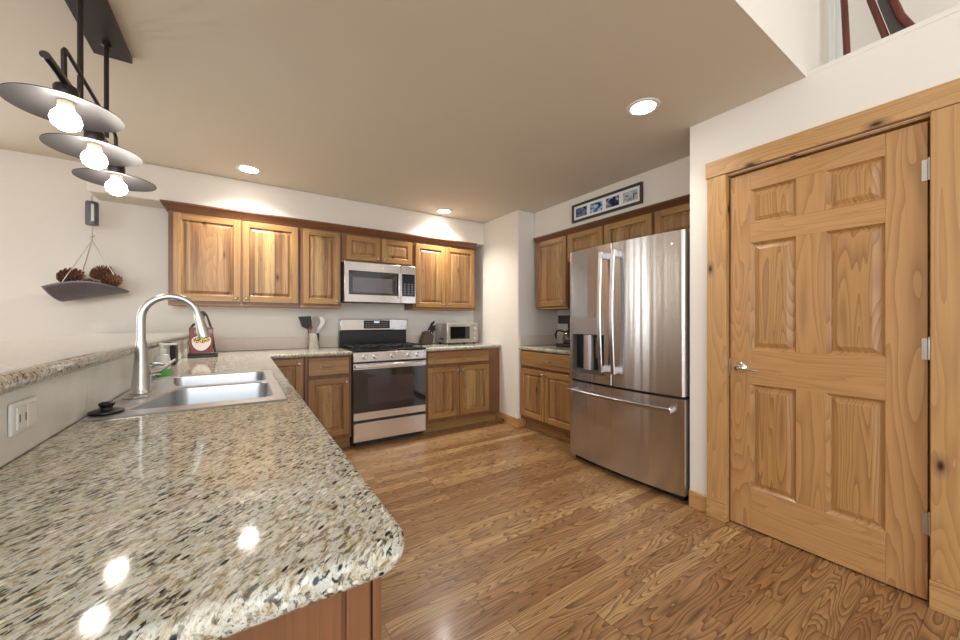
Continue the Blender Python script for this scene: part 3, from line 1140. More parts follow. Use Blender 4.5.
# ------------------------------------------------------------------ range
rx0, rx1, ry0 = 0.864, 1.606, 3.478
rw = rx1 - rx0
rng = thing('gas_range', 'stainless steel gas range with black oven glass between the base cabinets', 'stove', ((rx0 + rx1) / 2, 3.78, 0))
mb = MB().box(rx0, rx1, ry0 + 0.03, 4.08, 0.04, 0.905)
mb.box(rx0 + 0.04, rx1 - 0.04, ry0 + 0.06, 4.0, 0.0, 0.04)
mb.build('body', DARKSIDE, rng)
TRG = frame_back(ry0 + 0.03)
mb = MB(TRG)
mb.rings(rx0 + 0.003, rx1 - 0.003, 0.05, 0.228, [(0, 0.0), (0, 0.026), (0.006, 0.031), (0.01, 0.031)])
mb.build('drawer', STEEL, rng, smooth=False)
mb = MB(TRG).box(rx0 + 0.003, rx1 - 0.003, 0.252, 0.790, 0, 0.026)
dr = mb.build('oven_door', STEEL, rng, bevel=0.004)
mb = MB(TRG).box(rx0 + 0.004, rx1 - 0.004, 0.325, 0.735, 0.0262, 0.0315)
gl = mb.build('door_glass', DGLASS, dr, bevel=0.001)
mb = MB(TRG).box(rx0 + 0.14, rx1 - 0.14, 0.40, 0.66, 0.0317, 0.0322)
mb.build('oven_window', WINGLASS, dr)
mb = MB(TRG)
mb.box(rx0 + 0.012, rx1 - 0.012, 0.748, 0.782, 0.052, 0.068)
for u in (rx0 + 0.03, rx1 - 0.03):
    mb.box(u - 0.012, u + 0.012, 0.75, 0.78, 0.0265, 0.054)
mb.build('oven_handle', STEEL, dr, bevel=0.006, seg=3)
mb = MB(TRG)
mb.box(rx0, rx1, 0.806, 0.898, 0, 0.034)
cp = mb.build('control_panel', STEEL, rng, bevel=0.004)
for u in (0.11, 0.21, 0.38, 0.555, 0.65):
    mb = MB(TRG)
    mb.lathe((rx0 + u, 0.852, 0.0342), [(0.026, 0), (0.026, 0.005), (0.021, 0.008), (0.019, 0.028), (0.016, 0.032)], 20, axis=(0, 0, 1))
    mb.box(rx0 + u - 0.004, rx0 + u + 0.004, 0.834, 0.870, 0.055, 0.070)
    mb.build('knob', STEEL, rng)
mb = MB().box(rx0, rx1, ry0 + 0.0, 4.03, 0.905, 0.918)
mb.build('cooktop', BLACK, rng, bevel=0.004)
for i in range(3):
    g0 = rx0 + 0.02 + i * 0.236
    g1 = g0 + 0.230
    mb = MB()
    y0, y1 = ry0 + 0.05, 3.98
    zz0, zz1 = 0.938, 0.952
    for (a0, a1, b0, b1) in ((g0, g1, y0, y0 + .014), (g0, g1, y1 - .014, y1), (g0, g0 + .014, y0, y1), (g1 - .014, g1, y0, y1),
                             (g0, g1, (y0 + y1) / 2 - .007, (y0 + y1) / 2 + .007), ((g0 + g1) / 2 - .006, (g0 + g1) / 2 + .006, y0, y1)):
        mb.box(a0, a1, b0, b1, zz0, zz1)
    for a in (g0 + .001, g1 - .013):
        for b in (y0 + .001, y1 - .013):
            mb.box(a, a + .012, b, b + .012, 0.9185, zz0)
    mb.build('grate', IRON, rng, bevel=0.002)
for (bx, by) in ((0.135, 0.14), (0.135, 0.37), (0.371, 0.255), (0.607, 0.14), (0.607, 0.37)):
    mb = MB().lathe((rx0 + bx, ry0 + by, 0.9182), [(0.05, 0), (0.048, 0.006), (0.036, 0.008), (0.036, 0.014), (0.03, 0.017)], 20)
    mb.build('burner', IRON, rng)
mb = MB().box(rx0, rx1, 4.03, 4.095, 0.905, 1.090)
mb.build('rear_panel', BLACK, rng, bevel=0.003)
mb = MB()
vs = [(rx0 - 0.002, 4.012), (rx0 - 0.002, 4.10)]
mb.box(rx0 - 0.002, rx1 + 0.002, 4.010, 4.10, 1.092, 1.218)
bgd = mb.build('backguard', STEEL, rng, bevel=0.008)
BTN = plain('display_button_grey', srgb(120, 122, 128), 0.4)
CLOCK = glow('clock_digits', (0.75, 0.95, 1.0, 1), 2.0)
mb = MB().box(rx0 + 0.245, rx0 + 0.535, 4.007, 4.0098, 1.112, 1.202)
for i in range(9):
    for j in range(3):
        if j == 2 and 3 <= i <= 5:
            continue
        mb.box(rx0 + 0.262 + i * 0.029, rx0 + 0.280 + i * 0.029, 4.0062, 4.0071, 1.126 + j * 0.024, 1.136 + j * 0.024, 1)
for i in range(4):
    x0 = rx0 + 0.358 + i * 0.016
    mb.box(x0, x0 + 0.003, 4.006, 4.0071, 1.174, 1.190, 2).box(x0 + 0.007, x0 + 0.010, 4.006, 4.0071, 1.174, 1.190, 2)
    mb.box(x0 + 0.003, x0 + 0.007, 4.006, 4.0071, 1.187, 1.190, 2)
mb.build('display', [GREY_DISPLAY, BTN, CLOCK], bgd, smooth=False)

# ------------------------------------------------------------------ microwave
mx0, mx1, my = 0.848, 1.608, 3.762
mw = thing('microwave', 'stainless over-the-range microwave hung under the short cabinet', 'microwave', ((mx0 + mx1) / 2, 3.94, 1.39))
MZ0, MZ1 = 1.388, 1.794
mb = MB().box(mx0, mx1, my + 0.012, YB - 0.002, MZ0 + 0.006, MZ1)
mb.build('body', DARKSIDE, mw, bevel=0.003)
TM = frame_back(my + 0.012)
mb = MB(TM).box(mx0, mx0 + 0.585, MZ0, MZ1, 0, 0.022)
d_ = mb.build('door', STEEL, mw, bevel=0.004)
mb = MB(TM).box(mx0 + 0.040, mx0 + 0.582, MZ0 + 0.075, MZ1 - 0.088, 0.0222, 0.0245)
mb.build('door_glass', DGLASS, d_)
mb = MB(TM).box(mx0 + 0.078, mx0 + 0.49, MZ0 + 0.098, MZ1 - 0.155, 0.0247, 0.0253)
mb.build('door_window', MWGLASS, d_)
mb = MB(TM)
mb.box(mx0 + 0.548, mx0 + 0.582, MZ0 + 0.06, MZ1 - 0.09, 0.045, 0.058)
mb.box(mx0 + 0.553, mx0 + 0.577, MZ0 + 0.065, MZ0 + 0.09, 0.0246, 0.046).box(mx0 + 0.553, mx0 + 0.577, MZ1 - 0.12, MZ1 - 0.095, 0.0246, 0.046)
mb.build('handle', STEEL, d_, bevel=0.005, seg=3)
mb = MB(TM).box(mx0 + 0.588, mx1, MZ0, MZ1, 0, 0.021)
p_ = mb.build('control_panel', STEEL, mw, bevel=0.004)
mb = MB(TM).box(mx0 + 0.600, mx1 - 0.012, MZ0 + 0.075, MZ1 - 0.088, 0.0212, 0.0235)
for i in range(3):
    for j in range(5):
        mb.box(mx0 + 0.622 + i * 0.042, mx0 + 0.640 + i * 0.042, MZ0 + 0.098 + j * 0.026, MZ0 + 0.108 + j * 0.026, 0.0234, 0.0242, 1)
mb.build('keypad', [GREY_DISPLAY, BTN], p_, smooth=False)
mb = MB(TM).lathe((mx0 + 0.40, MZ1 - 0.045, 0.0222), [(0.011, 0), (0.011, 0.0015), (0.009, 0.002)], 20, axis=(0, 0, 1))
mb.build('badge', CHROME, d_)
mb = MB().box(mx0 + 0.2, mx0 + 0.5, my + 0.03, my + 0.16, MZ0 - 0.006, MZ0 + 0.0055)
mb.build('vent', BLACK, mw)

# ------------------------------------------------------------------ refrigerator
fy0, fy1 = 1.238, 2.225
FXF = 2.392           # door edges
fr = thing('refrigerator', 'stainless french-door refrigerator with a bottom freezer in the right alcove', 'refrigerator', (2.75, (fy0 + fy1) / 2, 0))
mb = MB().box(2.462, 3.17, fy0 + 0.004, fy1 - 0.004, 0.03, 1.755)
mb.box(2.47, 3.1, fy0 + 0.03, fy1 - 0.03, 0.0, 0.03)
mb.build('body', DARKSIDE, fr, bevel=0.004)
mb = MB().box(2.44, 2.53, fy0 + 0.03, fy1 - 0.03, 0.006, 0.05)
mb.build('foot_grille', BLACK, fr)
yc = (fy0 + fy1) / 2
half = (fy1 - fy0) / 2


def bulge(y):
    t_ = (y - yc) / half
    return FXF - 0.034 * (1 - t_ * t_) + (0.004 if abs(t_) > 0.985 else 0)


def curved_door(y0, y1, z0, z1, cuts=None, n=28):
    """Bulging door front with a rounded edge; thickness to x = 2.458. cuts = (y0, y1, z0, z1) recess."""
    mb = MB()
    ys = [y0 + (y1 - y0) * i / n for i in range(n + 1)]
    if cuts:
        ys = sorted(set(ys + [cuts[0], cuts[1]]))
        zs = [z0, cuts[2], cuts[3], z1]
    else:
        zs = [z0, z1]
    ex = 0.006

    def X(y):
        x = bulge(y)
        dd = min(y - y0, y1 - y)
        if dd < 0.004:
            x += ex * (1 - dd / 0.004)
        return x
    ys = sorted(set(ys + [y0 + 0.0015, y0 + 0.004, y1 - 0.0015, y1 - 0.004]))
    vs, fs = [], []
    for z in zs:
        for y in ys:
            vs.append((X(y), y, z))
    k = len(ys)
    for j in range(len(zs) - 1):
        for i in range(k - 1):
            if cuts and j == 1 and ys[i] >= cuts[0] - 1e-6 and ys[i + 1] <= cuts[1] + 1e-6:
                continue
            fs.append((j * k + i, j * k + i + 1, (j + 1) * k + i + 1, (j + 1) * k + i))
    xb = 2.458
    b = len(vs)
    last = (len(zs) - 1) * k
    vs += [(xb, y0, z0), (xb, y1, z0), (xb, y1, z1), (xb, y0, z1)]
    fs.append((b, b + 1, b + 2, b + 3))
    fs.append(tuple([b] + list(range(0, k)) + [b + 1]))
    fs.append(tuple([b + 3] + list(range(last, last + k)) + [b + 2]))
    fs.append(tuple([b] + [j * k for j in range(len(zs))] + [b + 3]))
    fs.append(tuple([b + 1] + [j * k + k - 1 for j in range(len(zs))] + [b + 2]))
    mb._add(vs, fs)
    return mb


ysp = 1.765
DIS = (1.838, 2.172, 0.765, 1.222)
rd = curved_door(fy0, ysp - 0.003, 0.700, 1.790).build('right_door', FRIDGE_STEEL, fr)
ld = curved_door(ysp + 0.003, fy1, 0.700, 1.790, DIS).build('left_door', FRIDGE_STEEL, fr)
fz_ = curved_door(fy0, fy1, 0.055, 0.682).build('freezer_drawer', FRIDGE_STEEL, fr)
mb = MB().box(2.425, 2.4615, fy0 + 0.006, fy1 - 0.006, 0.06, 1.76)
mb.build('gasket', PLASTIC, fr)
# dispenser
DISP_IN = plain('dispenser_grey', srgb(176, 168, 164), 0.3, 0.5, noise=0.05)
DISP_DK = plain('dispenser_dark', srgb(92, 84, 80), 0.35, noise=0.1)
dy0, dy1, dz0, dz1 = DIS
mb = MB()
ys = [dy0 + (dy1 - dy0) * i / 8 for i in range(9)]
zsplit = 1.085
vs = [(bulge(y) - 0.003, y, zsplit) for y in ys] + [(bulge(y) - 0.003, y, dz1) for y in ys] + [(2.40, dy0, zsplit), (2.40, dy1, zsplit), (2.40, dy0, dz1), (2.40, dy1, dz1)]
fs = [(i, i + 1, 9 + i + 1, 9 + i) for i in range(8)] + [tuple(range(9)) + (19, 18), tuple(range(9, 18)) + (21, 20), (0, 9, 20, 18), (8, 17, 21, 19)]
mb._add(vs, fs)
dp = mb.build('dispenser_panel', DISP_IN, ld)
mb = MB()
mb.box(2.440, 2.445, dy0, dy1, dz0, zsplit)
mb.box(2.372, 2.44, dy0 - 0.0, dy0 + 0.006, dz0, zsplit).box(2.374, 2.44, dy1 - 0.006, dy1, dz0, zsplit)
mb.box(2.372, 2.44, dy0, dy1, dz0, dz0 + 0.03)
mb.build('dispenser_recess', DISP_DK, ld)
mb = MB().lathe((2.405, 2.02, dz0 + 0.031), [(0.045, 0), (0.045, 0.285)], 20)
mb.build('dispenser_chute', DISP_IN, ld)
mb = MB().box(2.385, 2.40, 1.88, 1.94, 0.90, 1.06)
mb.build('dispenser_paddle', plain('dispenser_paddle_brown', srgb(104, 86, 72), 0.3), ld, bevel=0.004)
HB = plain('handle_steel', (0.74, 0.75, 0.80, 1), 0.22, 1.0, noise=0.03)


def bar_handle(y, z0, z1, parent):
    mb = MB()
    xs = bulge(y)
    m_ = 14
    vs, fs = [], []
    for i in range(m_ + 1):
        t_ = i / m_
        z = z0 + (z1 - z0) * t_
        out = 0.048 + 0.020 * math.sin(PI * t_)
        for (dx, dy) in ((0, -0.017), (-0.012, -0.014), (-0.012, 0.014), (0, 0.017)):
            vs.append((xs - out + dx, y + dy, z))
    for i in range(m_):
        for k in range(4):
            k2 = (k + 1) % 4
            fs.append((i * 4 + k, i * 4 + k2, (i + 1) * 4 + k2, (i + 1) * 4 + k))
    fs += [(3, 2, 1, 0), tuple(m_ * 4 + k for k in range(4))]
    mb._add(vs, fs)
    for z in (z0 + 0.03, z1 - 0.03):
        mb.box(xs - 0.056, xs - 0.001, y - 0.012, y + 0.012, z - 0.024, z + 0.024)
    return mb.build('handle', HB, parent, bevel=0.003)


bar_handle(ysp + 0.062, 0.795, 1.728, ld)
bar_handle(ysp - 0.050, 0.795, 1.728, rd)
mb = MB()
vs, fs = [], []
hy0, hy1 = fy0 + 0.055, fy1 - 0.03
m_ = 22
for i in range(m_ + 1):
    y = hy0 + (hy1 - hy0) * i / m_
    x = bulge(y) - 0.046
    for dx, dz in ((0, -0.017), (-0.013, -0.014), (-0.013, 0.014), (0, 0.017)):
        vs.append((x + dx, y, 0.606 + dz))
for i in range(m_):
    for k in range(4):
        k2 = (k + 1) % 4
        fs.append((i * 4 + k, i * 4 + k2, (i + 1) * 4 + k2, (i + 1) * 4 + k))
fs += [(3, 2, 1, 0), tuple(m_ * 4 + k for k in range(4))]
mb._add(vs, fs)
for y in (hy0 + 0.02, hy1 - 0.02):
    mb.box(bulge(y) - 0.05, bulge(y) - 0.001, y - 0.018, y + 0.018, 0.593, 0.619)
mb.build('handle', HB, fz_, bevel=0.003)
yb_ = 1.315
mb = MB().lathe((bulge(yb_) - 0.0005, yb_, 1.715), [(0.013, 0), (0.013, 0.0015), (0.010, 0.0022)], 22, axis=(-1, 0, 0))
mb.build('badge', CHROME, rd)
for y in (fy0 + 0.05, fy1 - 0.05):
    mb = MB().box(2.42, 2.52, y - 0.03, y + 0.03, 1.7905, 1.803)
    mb.build('hinge_cover', PLASTIC, fr, bevel=0.003)

# ------------------------------------------------------------------ countertop items
# utensil crock
cxk, cyk = 0.600, 3.985
cr = thing('utensil_crock', 'round stainless steel utensil crock beside the range', 'utensil holder', (cxk, cyk, CT))
mb = MB().lathe((cxk, cyk, CT + 0.001), [(0.054, 0), (0.056, 0.003), (0.056, 0.155), (0.058, 0.158), (0.053, 0.158), (0.053, 0.012), (0.002, 0.010)], 28, close=False)
mb.lathe((cxk, cyk, CT + 0.001), [(0.054, 0), (0.002, 0.0005)], 28)
mb.build('crock', CHROME, cr)


def utensil(name, label, foot, top, head, mat, hmat=None):
    t = thing(name, label, 'utensil', foot)
    f_, p_ = Vector(foot), Vector(top)
    MB().tube([f_, p_], 0.0055, 10).build('handle', hmat or mat, t)
    dirv = (p_ - f_).normalized()
    side = dirv.cross(Vector((0, 1, 0))).normalized()
    nn = side.cross(dirv)
    mb = MB()
    out = [p_ + side * a * 1.3 + dirv * b * 1.15 for a, b in head]
    k = len(out)
    vs = [q + nn * 0.0025 for q in out] + [q - nn * 0.0025 for q in out]
    mb._add(vs, [tuple(range(k)), tuple(range(k, 2 * k))[::-1]] + [(i, (i + 1) % k, k + (i + 1) % k, k + i) for i in range(k)])
    mb.build('head', mat, t, bevel=0.001)
    return t


SPAT = [(-0.010, 0), (0.010, 0), (0.036, 0.030), (0.042, 0.12), (-0.046, 0.10), (-0.034, 0.03)]
SPOON = [(0.034 * math.cos(a) * (1.0 if math.sin(a) > 0 else 0.85), 0.052 + 0.056 * math.sin(a)) for a in [2 * PI * i / 16 for i in range(16)]]
GREYU = plain('grey_nylon', srgb(150, 142, 138), 0.45, noise=0.08)
WOODU = wood('beech_handle', 'z', srgb(176, 110, 66), srgb(160, 94, 54), srgb(110, 60, 30), board=0.3)
utensil('spatula', 'black spatula leaning left out of the utensil crock', (cxk - 0.006, cyk - 0.01, CT + 0.016), (cxk - 0.055, cyk - 0.02, 1.118), SPAT, PLASTIC)
utensil('spoon', 'grey slotted spoon upright in the middle of the utensil crock', (cxk + 0.004, cyk - 0.03, CT + 0.016), (cxk + 0.012, cyk - 0.036, 1.120), SPOON, GREYU)
utensil('ladle', 'shiny metal ladle leaning right out of the utensil crock', (cxk + 0.012, cyk + 0.012, CT + 0.016), (cxk + 0.052, cyk + 0.016, 1.118), SPOON, STEEL)
utensil('spatula', 'wooden spatula at the back of the utensil crock', (cxk - 0.012, cyk + 0.022, CT + 0.016), (cxk - 0.022, cyk + 0.034, 1.105),
        [(-0.008, 0), (0.008, 0), (0.02, 0.03), (0.02, 0.085), (-0.02, 0.085), (-0.02, 0.03)], WOODU)

# cookbook on its stand
DKWOOD = plain('dark_stained_wood', srgb(58, 42, 36), 0.4, noise=0.25, nscale=25)
bs = thing('cookbook_stand', 'dark iron and wood easel stand holding a cookbook in the far counter corner', 'book stand', (-0.30, 3.93, CT))
mb = MB()
mb.box(-0.425, -0.195, 3.85, 3.92, CT + 0.001, CT + 0.022)
mb.box(-0.425, -0.195, 3.85, 3.858, CT + 0.022, CT + 0.038)
mb.build('ledge', DKWOOD, bs, bevel=0.003)
mb = MB()
mb.tube([(-0.40, 3.905, CT + 0.02), (-0.42, 3.975, 1.135), (-0.395, 3.985, 1.165), (-0.335, 4.0, 1.19), (-0.325, 4.004, 1.225)], 0.010, 10)
mb.tube([(-0.215, 3.905, CT + 0.02), (-0.255, 3.975, 1.14), (-0.29, 4.0, 1.235), (-0.315, 4.004, 1.265)], 0.010, 10)
mb.tube([(-0.325, 4.004, 1.215), (-0.318, 4.008, 1.25), (-0.33, 4.012, 1.27), (-0.345, 4.01, 1.258)], [0.013, 0.015, 0.013, 0.008], 10)
mb.tube([(-0.34, 4.0, 1.19), (-0.31, 4.075, CT + 0.012)], 0.008, 8)
mb.tube([(-0.415, 3.968, 1.12), (-0.25, 3.968, 1.12)], 0.008, 8)
mb.build('easel', DKWOOD, bs)
RED = plain('cover_red', srgb(112, 42, 38), 0.35, noise=0.15)
bk = thing('cookbook', 'open-faced cookbook showing a bowl of food on a red cover, on the easel stand', 'book', (-0.32, 3.9, CT + 0.024))


def lean(u, v, n):                          # the stand's leaning plane
    return (u, 3.878 + v * 0.30 - n * 0.95, CT + 0.024 + v * 0.95 + n * 0.30)


mb = MB(lean).box(-0.415, -0.235, 0.0, 0.215, -0.012, 0.006)
cvr = mb.build('cover', RED, bk, bevel=0.001)
mb = MB(lean).box(-0.38, -0.24, 0.165, 0.198, 0.0062, 0.0068)
mb.build('cover_band', plain('cover_grey_band', srgb(128, 118, 116), 0.4), cvr)
mb = MB(lean)
el = [(0.5 + 0.5 * math.cos(a), 0.5 + 0.5 * math.sin(a)) for a in [2 * PI * i / 28 for i in range(28)]]
bowl_pts = [(-0.400 + 0.15 * x, 0.078 + 0.07 * y) for x, y in el]
k = len(bowl_pts)
low = [(-0.400 + 0.15 * (0.5 + 0.5 * math.cos(a)), 0.113 + (0.085 * math.sin(a))) for a in [PI + PI * i / 14 for i in range(15)]]
mb._add([(u, v, 0.0072) for u, v in low], [tuple(range(len(low)))])
mb._add([(u, v, 0.0076) for u, v in bowl_pts], [tuple(range(k))])
mb.build('bowl_picture', plain('picture_white', srgb(226, 214, 214), 0.4), cvr)
mb = MB(lean)
ft = [(-0.392 + 0.134 * x, 0.087 + 0.052 * y) for x, y in el]
mb._add([(u, v, 0.0080) for u, v in ft], [tuple(range(k))])
FOOD, ntf, Nf, Lf, Pf = nmat('picture_food')
tcf = Nf.new('ShaderNodeTexCoord')
nf = noise(Nf, Lf, tcf.outputs['Object'], 70, 2, 0.5)
Lf.new(ramp(Nf, Lf, nf, [(0.40, srgb(74, 56, 30)), (0.47, srgb(206, 170, 70)), (0.56, srgb(240, 224, 170)), (0.63, srgb(120, 84, 40))], 'CONSTANT'), Pf.inputs['Base Color'])
mb.build('food_picture', FOOD, cvr)
for t_ in (bs, bk):
    t_.location = (0.8 * t_.location.x - 0.005, t_.location.y - 0.38, t_.location.z)
    t_.scale = (0.8, 1, 1)
o = MB().box(-0.3835, -0.358, 3.0, 3.12, CT + 0.001, 1.04).build('black_box', PLASTIC, None, bevel=0.006)
tag(o, 'small plain black box against the splash under the bar, left of the cookbook', 'box')

# knife block
kbx, kby = 1.815, 3.965
BLOCK = plain('walnut_block', srgb(84, 66, 56), 0.45, noise=0.2, nscale=20)
kb = thing('knife_block', 'dark wooden knife block between the range and the toaster oven', 'knife block', (kbx, kby, CT))
prof = [(-0.07, 0.0), (0.075, 0.0), (0.095, 0.105), (0.030, 0.165), (-0.015, 0.15)]
mb = MB()
k = len(prof)
vs = [(kbx + a, kby - 0.05, CT + 0.001 + b) for a, b in prof] + [(kbx + a, kby + 0.05, CT + 0.001 + b) for a, b in prof]
mb._add(vs, [tuple(range(k)), tuple(range(k, 2 * k))[::-1]] + [(i, (i + 1) % k, k + (i + 1) % k, k + i) for i in range(k)])
mb.build('block', BLOCK, kb, bevel=0.003)
kd = Vector((0.48, 0.0, 0.88)).normalized()
labels = ['longest black-handled knife at the top of the knife block', 'black-handled knife second from the top of the knife block',
          'black-handled knife at the near right of the knife block', 'short black-handled knife low on the far side of the knife block',
          'shortest black-handled knife at the bottom of the knife block']
for i, (a, dy, L_) in enumerate(((0.04, -0.025, 0.135), (0.045, 0.022, 0.125), (0.065, -0.028, 0.105), (0.070, 0.022, 0.10), (0.086, 0.0, 0.085))):
    t = (a - 0.030) / 0.065
    p0 = Vector((kbx + a, kby + dy, CT + 0.001 + 0.165 - 0.06 * t)) + kd * 0.001
    kn = thing('knife', labels[i], 'knife', p0, 'knives in the block')
    up_ = Vector((-0.8, 0, 0.6))
    MB().tube([p0, p0 + kd * 0.012], 0.006, 8).build('bolster', STEEL, kn)
    MB().tube([p0 + kd * 0.012, p0 + kd * 0.02, p0 + kd * (L_ * 0.6), p0 + kd * L_ - up_ * 0.003, p0 + kd * (L_ + 0.006) - up_ * 0.005], [0.008, 0.0105, 0.009, 0.0115, 0.006], 10).build('handle', PLASTIC, kn)

# toaster oven
tx0, tx1, ty0, ty1, tz0, tz1 = 2.005, 2.432, 3.752, 4.06, 0.932, 1.172
TOAST = plain('toaster_shell', (0.62, 0.58, 0.56, 1), 0.3, 0.8, noise=0.05)
CREAMT = plain('toaster_front', srgb(178, 172, 162), 0.32, 0.5, noise=0.04)
to = thing('toaster_oven', 'silver toaster oven on the counter right of the knife block', 'toaster oven', ((tx0 + tx1) / 2, 3.9, CT))
MB().box(tx0, tx1, ty0 + 0.012, ty1, tz0, tz1).build('body', TOAST, to, bevel=0.012, seg=3)
for x in (tx0 + 0.04, tx1 - 0.04):
    for y in (ty0 + 0.04, ty1 - 0.04):
        MB().lathe((x, y, CT + 0.001), [(0.012, 0), (0.014, tz0 - CT - 0.001)], 12).build('foot', PLASTIC, to)
TT = frame_back(ty0 + 0.012)
fp = MB(TT).box(tx0 + 0.004, tx1 - 0.004, tz0 + 0.004, tz1 - 0.006, 0.0005, 0.008).build('front_panel', CREAMT, to, bevel=0.003)
dr_ = MB(TT)
dr_.box(tx0 + 0.012, tx0 + 0.322, tz0 + 0.02, tz1 - 0.02, 0.0085, 0.016)
dd_ = dr_.build('door', CREAMT, to, bevel=0.003)
MB(TT).box(tx0 + 0.036, tx0 + 0.300, tz0 + 0.05, tz1 - 0.045, 0.0162, 0.0172).build('door_window', DGLASS, dd_)
hb_ = MB(TT)
hb_.tube([(tx0 + 0.05, tz1 - 0.032, 0.04), (tx0 + 0.285, tz1 - 0.032, 0.04)], 0.006, 10)
hb_.box(tx0 + 0.06, tx0 + 0.07, tz1 - 0.036, tz1 - 0.028, 0.016, 0.04).box(tx0 + 0.265, tx0 + 0.275, tz1 - 0.036, tz1 - 0.028, 0.016, 0.04)
hb_.build('handle', CHROME, dd_)
for z in (tz0 + 0.05, tz0 + 0.11, tz0 + 0.17):
    MB(TT).lathe((tx1 - 0.05, z, 0.0082), [(0.018, 0), (0.017, 0.012), (0.013, 0.015)], 16, axis=(0, 0, 1)).build('knob', TOAST, to)
MB().box(tx0 - 0.002, tx0 + 0.001, ty0 + 0.10, ty0 + 0.19, tz0 + 0.04, tz0 + 0.055).build('side_vent', PLASTIC, to)

# coffee maker, half hidden by the refrigerator
cm = thing('coffee_maker', 'black drip coffee maker half hidden behind the refrigerator', 'coffee maker', (2.98, 2.74, CT))
MB().prism(rrect(2.86, 3.12, 2.60, 2.88, 0.04), CT + 0.001, CT + 0.035).build('base', PLASTIC, cm, bevel=0.004)
MB().prism(rrect(3.03, 3.12, 2.62, 2.86, 0.03), CT + 0.0352, 1.165).build('tower', PLASTIC, cm, bevel=0.003)
MB().prism(rrect(2.88, 3.12, 2.615, 2.865, 0.035), 1.1652, 1.255).build('brew_head', PLASTIC, cm, bevel=0.006)
ca = thing('coffee_carafe', 'glass coffee carafe with a black handle in the coffee maker', 'carafe', (2.945, 2.74, CT + 0.036))
CGL = plain('carafe_glass', srgb(60, 52, 48), 0.05, noise=0.1, spec=0.8)
MB().lathe((2.945, 2.74, CT + 0.0365), [(0.058, 0), (0.07, 0.012), (0.074, 0.05), (0.066, 0.09), (0.048, 0.118), (0.05, 0.125)], 24).build('jug', CGL, ca)
MB().lathe((2.945, 2.74, CT + 0.1620), [(0.05, 0), (0.052, 0.012), (0.03, 0.018), (0.01, 0.02)], 24).build('lid', PLASTIC, ca)
MB().tube([(2.93, 2.788, 1.075), (2.92, 2.86, 1.095), (2.915, 2.895, 1.085), (2.915, 2.915, 1.04), (2.918, 2.905, 1.0)], [0.010, 0.012, 0.012, 0.011, 0.009], 10).build('handle', PLASTIC, ca)

# ------------------------------------------------------------------ framed photo strip above the refrigerator cabinets
FRX = 2.824
TF = frame_right(FRX)
u0, u1, v0, v1 = -2.575, -1.80, 2.188, 2.368
pf = thing('picture_frame', 'long dark frame with four small photographs on the soffit above the refrigerator', 'picture frame', (FRX, -(u0 + u1) / 2, v0))
FRAME = plain('charcoal_frame', srgb(62, 56, 54), 0.4, noise=0.12)
mb = MB(TF)
fw = 0.022
mb.box(u0, u1, v0, v0 + fw, 0.001, 0.022).box(u0, u1, v1 - fw, v1, 0.001, 0.022)
mb.box(u0, u0 + fw, v0 + fw, v1 - fw, 0.001, 0.022).box(u1 - fw, u1, v0 + fw, v1 - fw, 0.001, 0.022)
mb.build('frame', FRAME, pf, bevel=0.002)
MB(TF).box(u0 + fw, u1 - fw, v0 + fw, v1 - fw, 0.001, 0.010).build('mat', WHITE_TRIM, pf)


def photo_mat(name, stops, scale, seed):
    m, nt, N, L, P = nmat(name)
    tc = N.new('ShaderNodeTexCoord')
    mp = N.new('ShaderNodeMapping')
    mp.inputs['Location'].default_value = (seed, seed * 2.3, 0)
    mp.inputs['Scale'].default_value = (1, 1, 1.6)
    L.new(tc.outputs['Object'], mp.inputs[0])
    nz = noise(N, L, mp.outputs[0], scale, 4, 0.6)
    L.new(ramp(N, L, nz, stops), P.inputs['Base Color'])
    P.inputs['Roughness'].default_value = 0.25
    return m


pms = [photo_mat('photo_blue_hills', [(0.35, srgb(24, 36, 62)), (0.5, srgb(70, 110, 170)), (0.62, srgb(150, 130, 110))], 26, 1.1),
       photo_mat('photo_blue_water', [(0.35, srgb(20, 30, 50)), (0.48, srgb(62, 112, 178)), (0.62, srgb(196, 206, 216))], 22, 3.7),
       photo_mat('photo_night_blue', [(0.38, srgb(12, 18, 34)), (0.52, srgb(34, 74, 142)), (0.68, srgb(214, 190, 180))], 18, 5.2),
       photo_mat('photo_snow', [(0.36, srgb(110, 116, 132)), (0.5, srgb(176, 180, 194)), (0.66, srgb(216, 216, 224))], 24, 8.3)]
pw = 0.138
for i in range(4):
    a = u0 + 0.046 + i * 0.181
    ph = MB(TF).box(a, a + pw, v0 + 0.046, v1 - 0.046, 0.0102, 0.0112).build('photograph', pms[i], pf)
MB(TF).box(u1 - 0.088, u1 - 0.080, v0 + 0.060, v0 + 0.105, 0.0113, 0.0118).build('skier_picture', PLASTIC, pf)

# ------------------------------------------------------------------ hanging scale with pine cones
SXC, SYC = -0.976, 3.985
sc_ = thing('hanging_scale', 'antique hanging spring scale with a galvanised scoop pan below the soffit end', 'scale', (SXC + 0.02, SYC, 2.16))
mb = MB()
mb.tube([(-0.972, SYC, 2.166), (-0.972, SYC, 2.145)], 0.004, 8)
ringp = [(-0.972 + 0.0, SYC + 0.011 * math.cos(a), 2.132 + 0.014 * math.sin(a)) for a in [2 * PI * i / 14 for i in range(15)]]
mb.tube(ringp, 0.0028, 6)
mb.build('hook', NICKEL, sc_)
mb = MB().lathe((-0.972, SYC, 1.935), [(0.033, 0), (0.037, 0.004), (0.037, 0.172), (0.033, 0.180), (0.01, 0.186)], 24)
mb.build('spring_barrel', GALV, sc_)
mb = MB().box(-0.968, -0.952, SYC - 0.0395, SYC - 0.032, 1.96, 2.09)
mb.build('scale_face', plain('scale_brass', srgb(190, 196, 186), 0.3, 0.6), sc_)
mb = MB()
mb.tube([(-0.972, SYC, 1.935), (-0.972, SYC, 1.86)], 0.004, 8)
